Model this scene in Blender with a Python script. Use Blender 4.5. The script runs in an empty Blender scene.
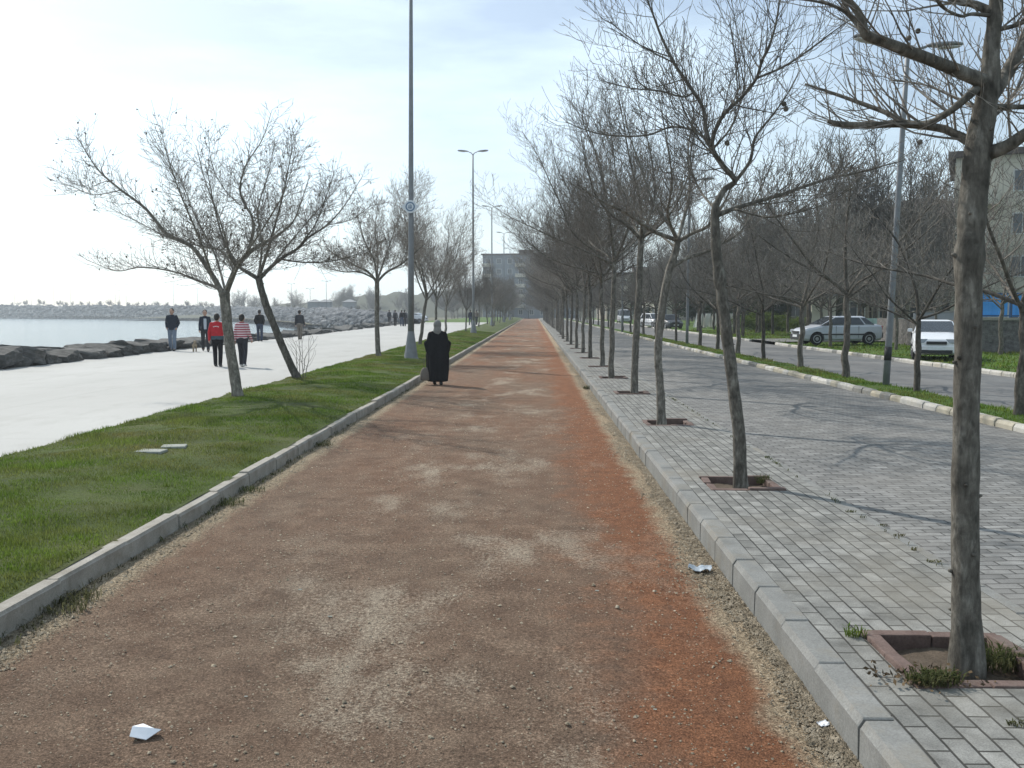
import bpy, bmesh, math, random
import numpy as np
from mathutils import Vector, Matrix, noise as mnoise
R = math.radians
PI = math.pi
scene = bpy.context.scene
COL = scene.collection
rng = random.Random(11)
nrng = np.random.default_rng(5)

# ------------------------------------------------------------------ camera
W_PX, H_PX, F_PX = 1024, 768, 910.0
EYE = Vector((0, 0, 1.85))
YAW = math.atan((534 - 512) / F_PX)
PITCH = math.atan((384 - 312) / F_PX)
cam_d = bpy.data.cameras.new('camera')
cam = bpy.data.objects.new('camera', cam_d)
COL.objects.link(cam)
cam.location = EYE
cam.rotation_euler = (R(90) - PITCH, 0, YAW)
cam_d.sensor_width = 36
cam_d.lens = 36 * F_PX / W_PX
cam_d.clip_start = 0.05
cam_d.clip_end = 6000
scene.camera = cam
CM = cam.rotation_euler.to_matrix()


def ray(px, py):
    return CM @ Vector(((px - 512) / F_PX, -(py - 384) / F_PX, -1))


def P(px, py, Y):
    """world point seen at a pixel, at the ground distance Y ahead"""
    d = ray(px, py)
    return EYE + d * (Y / d.y)


def G(px, py, z=0.0):
    d = ray(px, py)
    return EYE + d * ((z - EYE.z) / d.z)


# ------------------------------------------------------------------ tagging
def tag(o, label=None, cat=None, group=None, kind=None):
    if label: o['label'] = label
    if cat: o['category'] = cat
    if group: o['group'] = group
    if kind: o['kind'] = kind
    return o


def thing(name, label, cat, loc=(0, 0, 0), rz=0, group=None):
    o = bpy.data.objects.new(name, None)
    COL.objects.link(o)
    o.location = loc
    o.rotation_euler = (0, 0, rz)
    o.empty_display_size = 0.2
    return tag(o, label, cat, group)


def copy_tree(o, parent=None):
    c = o.copy()
    COL.objects.link(c)
    if parent: c.parent = parent
    for ch in o.children:
        copy_tree(ch, c)
    return c


ORD = ('first second third fourth fifth sixth seventh eighth ninth tenth eleventh twelfth thirteenth fourteenth '
       'fifteenth sixteenth seventeenth eighteenth nineteenth twentieth twenty-first twenty-second twenty-third '
       'twenty-fourth twenty-fifth twenty-sixth twenty-seventh twenty-eighth twenty-ninth thirtieth thirty-first '
       'thirty-second thirty-third thirty-fourth thirty-fifth thirty-sixth thirty-seventh thirty-eighth').split()


# ------------------------------------------------------------------ mesh builder
class MB:
    def __init__(s):
        s.v, s.f, s.m = [], [], []

    def quad(s, a, b, c, d, m=0):
        n = len(s.v)
        s.v += [tuple(a), tuple(b), tuple(c), tuple(d)]
        s.f.append((n, n + 1, n + 2, n + 3)); s.m.append(m)

    def poly(s, pts, m=0):
        n = len(s.v)
        s.v += [tuple(p) for p in pts]
        s.f.append(tuple(range(n, n + len(pts)))); s.m.append(m)

    def box(s, c, h, rot=None, m=0, bev=0.0):
        """box by centre and half sizes, optional rotation matrix and bevel"""
        bm = bmesh.new()
        bmesh.ops.create_cube(bm, size=2)
        for v in bm.verts:
            v.co = Vector((v.co.x * h[0], v.co.y * h[1], v.co.z * h[2]))
        if bev > 0:
            bmesh.ops.bevel(bm, geom=bm.edges[:], offset=bev, segments=2, affect='EDGES', profile=0.6)
        bm.verts.index_update()
        n = len(s.v)
        c = Vector(c)
        for v in bm.verts:
            p = v.co
            if rot is not None: p = rot @ p
            s.v.append(tuple(p + c))
        for f in bm.faces:
            s.f.append(tuple(n + v.index for v in f.verts)); s.m.append(m)
        bm.free()

    def loft(s, rings, cap=True, m=0, closed=True):
        n = len(s.v)
        k = len(rings[0])
        for r_ in rings: s.v += [tuple(p) for p in r_]
        for i in range(len(rings) - 1):
            for j in range(k if closed else k - 1):
                a = n + i * k + j
                b = n + i * k + (j + 1) % k
                s.f.append((a, b, b + k, a + k)); s.m.append(m)
        if cap and closed:
            s.f.append(tuple(n + j for j in range(k - 1, -1, -1))); s.m.append(m)
            e = n + (len(rings) - 1) * k
            s.f.append(tuple(e + j for j in range(k))); s.m.append(m)

    def tube(s, pts, rad, sides=8, m=0, cap=True, lump=0.0, seed=0):
        pts = [Vector(p) for p in pts]
        rings = []
        u = None
        for i, p in enumerate(pts):
            t = pts[min(i + 1, len(pts) - 1)] - pts[max(i - 1, 0)]
            if t.length < 1e-9: t = Vector((0, 0, 1))
            t.normalize()
            if u is None:
                u = t.orthogonal().normalized()
            else:
                u = u - t * u.dot(t)
                u = u.normalized() if u.length > 1e-6 else t.orthogonal().normalized()
            w = t.cross(u)
            r_ = rad[i]
            ring = []
            for j in range(sides):
                a = 2 * PI * j / sides
                rr = r_
                if lump:
                    rr *= 1 + lump * mnoise.noise(Vector((math.cos(a) * 1.3 + seed, math.sin(a) * 1.3, i * 0.35)))
                ring.append(p + (u * math.cos(a) + w * math.sin(a)) * rr)
            rings.append(ring)
        s.loft(rings, cap, m)

    def ball(s, c, r_, seg=10, rings=7, m=0):
        if not hasattr(r_, '__len__'): r_ = (r_, r_, r_)
        c = Vector(c)
        out = []
        for i in range(rings + 1):
            th = PI * (i + 0.03) / (rings + 0.06)
            out.append([c + Vector((r_[0] * math.sin(th) * math.cos(2 * PI * j / seg),
                                    r_[1] * math.sin(th) * math.sin(2 * PI * j / seg),
                                    -r_[2] * math.cos(th))) for j in range(seg)])
        s.loft(out, True, m)

    def capsule(s, a, b, ra, rb, seg=10, m=0):
        a, b = Vector(a), Vector(b)
        n = (b - a).normalized()
        pts, rad = [], []
        for k in range(5):
            th = PI / 2 * (k + .15) / 4.15
            pts.append(a - n * ra * math.cos(th)); rad.append(ra * math.sin(th))
        for k in range(5):
            th = PI / 2 * (k) / 4.15
            pts.append(b + n * rb * math.sin(th)); rad.append(rb * math.cos(th))
        s.tube(pts, rad, seg, m)

    def lathe(s, prof, seg=16, c=(0, 0, 0), m=0, cap=True):
        c = Vector(c)
        s.loft([[c + Vector((r_ * math.cos(2 * PI * j / seg), r_ * math.sin(2 * PI * j / seg), z)) for j in range(seg)]
                for r_, z in prof], cap, m)

    def mesh(s, name, mats, smooth=False):
        me = bpy.data.meshes.new(name)
        me.from_pydata(s.v, [], s.f)
        for m_ in (mats if isinstance(mats, (list, tuple)) else [mats]): me.materials.append(m_)
        if any(s.m): me.polygons.foreach_set('material_index', s.m)
        if smooth: me.polygons.foreach_set('use_smooth', [True] * len(me.polygons))
        me.update()
        return me

    def build(s, name, mats, parent=None, smooth=False):
        o = bpy.data.objects.new(name, s.mesh(name, mats, smooth))
        COL.objects.link(o)
        if parent: o.parent = parent
        return o


def struct(name, mb, mats, smooth=False):
    return tag(mb.build(name, mats, None, smooth), kind='structure')


def tri_mesh(name, V, F, mats, mi=None, smooth=False):
    me = bpy.data.meshes.new(name)
    me.vertices.add(len(V)); me.vertices.foreach_set('co', np.asarray(V, dtype=np.float32).ravel())
    F = np.asarray(F, dtype=np.int32)
    k = F.shape[1]
    me.loops.add(F.size); me.loops.foreach_set('vertex_index', F.ravel())
    me.polygons.add(len(F)); me.polygons.foreach_set('loop_start', np.arange(0, F.size, k, dtype=np.int32))
    for m_ in mats: me.materials.append(m_)
    if mi is not None: me.polygons.foreach_set('material_index', np.asarray(mi, dtype=np.int32))
    if smooth: me.polygons.foreach_set('use_smooth', np.ones(len(F), dtype=bool))
    me.update(calc_edges=True); me.validate()
    return me


def remeshed(name, mb, voxel, mat, parent, smooth_it=4):
    """merge overlapping volumes into one continuous skin"""
    me = mb.mesh(name + '_raw', mat)
    bm = bmesh.new(); bm.from_mesh(me)
    bmesh.ops.recalc_face_normals(bm, faces=bm.faces); bm.to_mesh(me); bm.free()
    tmp = bpy.data.objects.new(name, me)
    COL.objects.link(tmp)
    rm = tmp.modifiers.new('r', 'REMESH'); rm.mode = 'VOXEL'; rm.voxel_size = voxel; rm.use_smooth_shade = True
    sm = tmp.modifiers.new('s', 'SMOOTH'); sm.iterations = smooth_it; sm.factor = 0.5
    dg = bpy.context.evaluated_depsgraph_get()
    out = bpy.data.meshes.new_from_object(tmp.evaluated_get(dg))
    bpy.data.objects.remove(tmp)
    out.name = name
    if not out.materials: out.materials.append(mat)
    o = bpy.data.objects.new(name, out)
    COL.objects.link(o)
    if parent: o.parent = parent
    return o


# ------------------------------------------------------------------ materials
class NT:
    def __init__(s, name, rough=0.9, spec=0.2):
        s.mat = bpy.data.materials.new(name)
        s.mat.use_nodes = True
        s.nt = s.mat.node_tree
        s.p = next(n for n in s.nt.nodes if n.type == 'BSDF_PRINCIPLED')
        s.p.inputs['Roughness'].default_value = rough
        s.p.inputs['Specular IOR Level'].default_value = spec
        s.tc = s.nt.nodes.new('ShaderNodeTexCoord')
        s.co = s.tc.outputs['Object']

    def n(s, t): return s.nt.nodes.new(t)

    def link(s, a, b): s.nt.links.new(a, b)

    def put(s, inp, v):
        if isinstance(v, bpy.types.NodeSocket): s.link(v, inp)
        else:
            if hasattr(v, '__len__') and len(v) == 3 and inp.type == 'RGBA': v = (*v, 1)
            inp.default_value = v

    def mapping(s, scale=(1, 1, 1), rot=(0, 0, 0), loc=(0, 0, 0), vec=None):
        m = s.n('ShaderNodeMapping')
        s.link(vec or s.co, m.inputs['Vector'])
        m.inputs['Scale'].default_value = scale
        m.inputs['Rotation'].default_value = rot
        m.inputs['Location'].default_value = loc
        return m.outputs['Vector']

    def noise(s, scale, detail=4, rough=0.55, vec=None, dist=0.0, col=False):
        n = s.n('ShaderNodeTexNoise')
        s.link(vec or s.co, n.inputs['Vector'])
        n.inputs['Scale'].default_value = scale
        n.inputs['Detail'].default_value = detail
        n.inputs['Roughness'].default_value = rough
        n.inputs['Distortion'].default_value = dist
        return n.outputs['Color' if col else 'Fac']

    def voro(s, scale, vec=None, feature='F1', out='Distance', rand=1.0):
        n = s.n('ShaderNodeTexVoronoi')
        n.feature = feature
        s.link(vec or s.co, n.inputs['Vector'])
        n.inputs['Scale'].default_value = scale
        n.inputs['Randomness'].default_value = rand
        return n.outputs[out]

    def ramp(s, fac, stops):
        n = s.n('ShaderNodeValToRGB')
        e = n.color_ramp.elements
        while len(e) < len(stops): e.new(0.5)
        for el, (p_, c) in zip(e, stops):
            el.position = p_
            el.color = (c, c, c, 1) if not hasattr(c, '__len__') else (*c, 1)
        s.link(fac, n.inputs['Fac'])
        return n.outputs['Color']

    def mix(s, fac, a, b, mode='MIX'):
        n = s.n('ShaderNodeMix')
        n.data_type = 'RGBA'; n.blend_type = mode
        s.put(n.inputs['Factor'], fac)
        s.put(n.inputs['A'] if False else n.inputs[6], a)
        s.put(n.inputs[7], b)
        return n.outputs[2]

    def math(s, op, a, b=0.0):
        n = s.n('ShaderNodeMath'); n.operation = op
        s.put(n.inputs[0], a); s.put(n.inputs[1], b)
        return n.outputs[0]

    def sep(s, vec=None):
        n = s.n('ShaderNodeSeparateXYZ'); s.link(vec or s.co, n.inputs[0]); return n.outputs

    def rand(s): return s.n('ShaderNodeObjectInfo').outputs['Random']

    def color(s, v): s.put(s.p.inputs['Base Color'], v); return s

    def rough(s, v): s.put(s.p.inputs['Roughness'], v); return s

    def bump(s, h, strength=0.5, dist=0.01):
        b = s.n('ShaderNodeBump')
        b.inputs['Strength'].default_value = strength
        b.inputs['Distance'].default_value = dist
        s.link(h, b.inputs['Height'])
        s.link(b.outputs['Normal'], s.p.inputs['Normal'])
        return s


def flat(name, c, rough=0.8, spec=0.25, var=0.12, scale=14, metal=0.0, bump=0.0):
    m = NT(name, rough, spec)
    n_ = m.noise(scale, 4)
    lo = tuple(x * (1 - var) for x in c); hi = tuple(min(1, x * (1 + var)) for x in c)
    m.color(m.ramp(n_, [(0.3, lo), (0.7, hi)]))
    m.p.inputs['Metallic'].default_value = metal
    if bump: m.bump(n_, bump, 0.01)
    return m.mat


def mat_path():
    m = NT('path_cinder', 0.95, 0.1)
    x, y, z = m.sep()
    fine = m.noise(105, 4, 0.8)
    grit = m.noise(38, 6, 0.8)
    mid = m.noise(3.2, 6, 0.65)
    big = m.noise(0.7, 5, 0.6)
    base = m.ramp(mid, [(0.3, (0.128, 0.092, 0.068)), (0.52, (0.192, 0.140, 0.102)), (0.75, (0.27, 0.205, 0.150))])
    red = m.ramp(m.noise(6, 5, 0.7), [(0.3, (0.158, 0.072, 0.041)), (0.7, (0.285, 0.130, 0.068))])
    # orange-red cinder band that survives along the right side, and everywhere far ahead
    wob = m.math('MULTIPLY', m.math('SUBTRACT', big, 0.5), 1.5)
    wob2 = m.math('MULTIPLY', m.math('SUBTRACT', mid, 0.5), 1.1)
    xx = m.math('ADD', m.math('ADD', x, wob), wob2)
    band = m.ramp(m.math('MULTIPLY', m.math('SUBTRACT', xx, 0.12), 1.2), [(0.0, 0), (0.75, 0.95)])
    farb = m.ramp(m.math('DIVIDE', y, 60), [(0.05, 0.15), (0.25, 0.36), (0.75, 0.64)])
    redamt = m.math('MAXIMUM', band, m.math('MULTIPLY', farb, m.ramp(m.noise(0.5, 5, 0.6, m.mapping((1.5, .5, 1))), [(0.35, 0.15), (0.62, 1.15)])))
    c = m.mix(redamt, base, red)
    # pale sandy worn spots, mostly in the middle
    mp = m.mapping((0.9, 0.42, 1), (0, 0, 0.1), (3.7, 1.5, 0))
    wl = m.noise(1.25, 6, 0.62, mp)
    pale = m.ramp(m.math('ADD', wl, m.math('MULTIPLY', m.math('SUBTRACT', grit, 0.5), 0.5)), [(0.54, 0), (0.66, 0.85)])
    cen = m.ramp(m.math('ABSOLUTE', m.math('ADD', x, 0.75)), [(0.55, 1), (0.95, 0.12)])
    cen2 = m.math('MULTIPLY', pale, m.ramp(m.math('MULTIPLY', m.math('ABSOLUTE', m.math('ADD', x, 0.6)), 0.5), [(0.3, 1), (0.8, 0.2)]))
    c = m.mix(cen2, c, (0.36, 0.30, 0.23))
    # ochre dust towards both edges
    edge = m.ramp(m.math('MULTIPLY', m.math('ABSOLUTE', m.math('ADD', m.math('ADD', x, 0.84), m.math('MULTIPLY', wob2, 0.35))), 0.5), [(0.93, 0), (1.0, 0.85)])
    c = m.mix(edge, c, m.ramp(grit, [(0.35, (0.20, 0.16, 0.105)), (0.65, (0.50, 0.415, 0.295))]))
    c = m.mix(1.0, c, m.ramp(fine, [(0.3, 0.2), (0.5, 0.95), (0.70, 2.1)]), 'MULTIPLY')
    c = m.mix(1.0, c, m.ramp(grit, [(0.3, 0.55), (0.7, 1.45)]), 'MULTIPLY')
    m.color(c)
    h = m.math('ADD', m.math('MULTIPLY', fine, 0.5), m.math('ADD', grit, m.math('MULTIPLY', mid, 1.3)))
    m.bump(h, 0.9, 0.03)
    return m.mat


def mat_bricks(name, c1, c2, mortar, bw, bh, rot, msize, dirt=0.5, warm=(0.30, 0.27, 0.22)):
    m = NT(name, 0.85, 0.25)
    warp = m.noise(2.5, 3, 0.5, col=True)
    vm = m.n('ShaderNodeVectorMath'); vm.operation = 'MULTIPLY_ADD'
    m.link(warp, vm.inputs[0]); vm.inputs[1].default_value = (0.016, 0.016, 0)
    m.link(m.co, vm.inputs[2])
    v = m.mapping((1, 1, 1), (0, 0, rot), (0, 0, 0), vm.outputs[0])
    b = m.n('ShaderNodeTexBrick')
    m.link(v, b.inputs['Vector'])
    b.offset = 0.5; b.squash = 1
    for k, val in (('Scale', 1.0), ('Mortar Size', msize), ('Mortar Smooth', 0.25), ('Bias', 0.0), ('Brick Width', bw), ('Row Height', bh)):
        b.inputs[k].default_value = val
    b.inputs['Color1'].default_value = (*c1, 1); b.inputs['Color2'].default_value = (*c2, 1); b.inputs['Mortar'].default_value = (*mortar, 1)
    big = m.noise(0.6, 5, 0.6)
    mid = m.noise(5, 5, 0.65)
    fine = m.noise(140, 3, 0.7)
    c = m.mix(1.0, b.outputs['Color'], m.ramp(fine, [(0.3, 0.72), (0.7, 1.3)]), 'MULTIPLY')
    c = m.mix(1.0, c, m.ramp(mid, [(0.3, 1 - 0.35 * dirt), (0.7, 1 + 0.2 * dirt)]), 'MULTIPLY')
    c = m.mix(m.ramp(big, [(0.5, 0), (0.72, 0.55 * dirt)]), c, warm)
    m.color(c)
    h = m.math('ADD', m.math('MULTIPLY', m.math('SUBTRACT', 1.0, b.outputs['Fac']), 1.0), m.math('MULTIPLY', fine, 0.12))
    m.bump(h, 0.8, 0.008)
    return m


def mat_grass(name, a, b, dry, dryamt=0.5):
    m = NT(name, 0.9, 0.15)
    c = m.ramp(m.noise(1.6, 6, 0.65), [(0.3, a), (0.65, b)])
    c = m.mix(m.ramp(m.noise(0.55, 5, 0.6), [(0.5, 0), (0.72, dryamt)]), c, dry)
    c = m.mix(1.0, c, m.ramp(m.noise(60, 3, 0.7), [(0.3, 0.5), (0.7, 1.5)]), 'MULTIPLY')
    m.color(c).bump(m.noise(40, 4, 0.7), 1.0, 0.03)
    return m.mat


def mat_blade(name, a, b, dry):
    m = NT(name, 0.8, 0.06)
    c = m.ramp(m.noise(1.3, 5, 0.65), [(0.3, a), (0.62, b)])
    c = m.mix(m.ramp(m.noise(0.6, 5, 0.6), [(0.44, 0), (0.64, 0.7)]), c, dry)
    isl = m.n('ShaderNodeNewGeometry').outputs['Random Per Island']
    c = m.mix(1.0, c, m.ramp(isl, [(0.0, 0.55), (1.0, 1.45)]), 'MULTIPLY')
    m.color(c)
    # thin blades let some light through
    tr = m.n('ShaderNodeBsdfTranslucent'); m.link(c, tr.inputs['Color'])
    mx = m.n('ShaderNodeMixShader'); mx.inputs[0].default_value = 0.45
    out = next(n for n in m.nt.nodes if n.type == 'OUTPUT_MATERIAL')
    m.link(m.p.outputs[0], mx.inputs[1]); m.link(tr.outputs[0], mx.inputs[2]); m.link(mx.outputs[0], out.inputs['Surface'])
    return m.mat


def mat_bark(name, dark, mid, pale, sc=1.0):
    m = NT(name, 0.9, 0.15)
    v = m.mapping((1, 1, 0.35))
    n1 = m.noise(9 * sc, 6, 0.65, v, 0.6)
    c = m.ramp(n1, [(0.3, dark), (0.52, mid), (0.72, pale)])
    vr = m.voro(16 * sc, m.mapping((1, 1, 0.5)))
    c = m.mix(m.ramp(vr, [(0.1, 0.5), (0.35, 0)]), c, tuple(x * 0.55 for x in dark))
    ring = m.noise(14, 5, 0.65, m.mapping((1, 1, .8)), 0.4)
    c = m.mix(1.0, c, m.ramp(ring, [(0.35, 0.7), (0.65, 1.25)]), 'MULTIPLY')
    c = m.mix(1.0, c, m.ramp(m.rand(), [(0, 0.7), (0.6, 1.1), (1, 1.6)]), 'MULTIPLY')
    m.color(c)
    fis = m.noise(26 * sc, 5, 0.75, m.mapping((1, 1, .22)), 0.3)
    c = m.mix(1.0, c, m.ramp(fis, [(0.36, 0.78), (0.55, 1.12)]), 'MULTIPLY')
    m.color(c)
    m.bump(m.math('ADD', m.math('ADD', n1, fis), m.math('MULTIPLY', ring, 0.6)), 0.5, 0.012)
    return m.mat


def mat_concrete(name, a, b, scale=3.0, stain=None, bump=0.3, rough=0.85):
    m = NT(name, rough, 0.2)
    c = m.ramp(m.noise(scale, 6, 0.65), [(0.3, a), (0.7, b)])
    c = m.mix(1.0, c, m.ramp(m.noise(90, 3, 0.7), [(0.3, 0.8), (0.7, 1.18)]), 'MULTIPLY')
    if stain: c = m.mix(m.ramp(m.noise(scale * 0.5, 6, 0.7, m.mapping((1, 1, 1), (0, 0, 0), (5, 3, 1))), [(0.5, 0), (0.68, 0.7)]), c, stain)
    m.color(c).bump(m.noise(50, 5, 0.7), bump, 0.01)
    return m.mat


def mat_promenade():
    m = NT('promenade_concrete', 0.85, 0.2)
    c = m.ramp(m.noise(0.35, 6, 0.6, m.mapping((1, .35, 1))), [(0.3, (0.35, 0.348, 0.332)), (0.7, (0.42, 0.417, 0.40))])
    c = m.mix(1.0, c, m.ramp(m.noise(70, 3, 0.7), [(0.3, 0.88), (0.7, 1.1)]), 'MULTIPLY')
    b = m.n('ShaderNodeTexBrick'); m.link(m.co, b.inputs['Vector']); b.offset = 0
    for k, val in (('Scale', 1.0), ('Mortar Size', 0.012), ('Mortar Smooth', 0.3), ('Brick Width', 3.1), ('Row Height', 4.0)): b.inputs[k].default_value = val
    c = m.mix(m.math('MULTIPLY', b.outputs['Fac'], 0.55), c, (0.22, 0.21, 0.195))
    c = m.mix(m.ramp(m.noise(1.1, 7, 0.7, m.mapping((1, .5, 1))), [(0.52, 0), (0.7, .5)]), c, (0.29, 0.28, 0.26))
    m.color(c)
    return m.mat


def mat_water():
    m = NT('sea_water', 0.12, 0.5)
    m.p.inputs['IOR'].default_value = 1.33
    c = m.ramp(m.noise(0.03, 4, 0.5), [(0.3, (0.045, 0.085, 0.105)), (0.7, (0.06, 0.105, 0.125))])
    m.color(c)
    h = m.math('ADD', m.noise(0.9, 5, 0.6, m.mapping((1, 0.6, 1), (0, 0, 0.5))), m.math('MULTIPLY', m.noise(4.5, 3, 0.6), 0.4))
    m.bump(h, 0.5, 0.25)
    return m.mat


def mat_rock(name, a, b, c_, sc=1.0):
    m = NT(name, 0.9, 0.2)
    n1 = m.noise(2.2 * sc, 7, 0.65)
    c = m.ramp(n1, [(0.3, a), (0.5, b), (0.72, c_)])
    c = m.mix(1.0, c, m.ramp(m.rand(), [(0, 0.75), (1, 1.25)]), 'MULTIPLY')
    isl = m.n('ShaderNodeNewGeometry').outputs['Random Per Island']
    c = m.mix(1.0, c, m.ramp(isl, [(0, 0.8), (1, 1.2)]), 'MULTIPLY')
    m.color(c).bump(m.math('ADD', n1, m.math('MULTIPLY', m.noise(14 * sc, 5, 0.7), 0.35)), 0.9, 0.1)
    return m.mat


def mat_paint(name, c, rough=0.3, coat=0.4):
    m = NT(name, rough, 0.5)
    m.color(m.mix(m.ramp(m.noise(3, 5, 0.6), [(0.45, 0), (0.75, 0.25)]), c, tuple(x * 0.8 for x in c)))
    m.p.inputs['Coat Weight'].default_value = coat
    m.p.inputs['Coat Roughness'].default_value = 0.1
    return m.mat


def mat_striped():
    m = NT('striped_knit', 0.9, 0.1)
    w = m.n('ShaderNodeTexWave'); w.bands_direction = 'Z'; w.wave_type = 'BANDS'
    m.link(m.co, w.inputs['Vector'])
    w.inputs['Scale'].default_value = 4.4; w.inputs['Distortion'].default_value = 0.25
    m.color(m.ramp(w.outputs['Fac'], [(0.44, (0.30, 0.035, 0.06)), (0.54, (0.62, 0.52, 0.53))]))
    return m.mat


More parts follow.
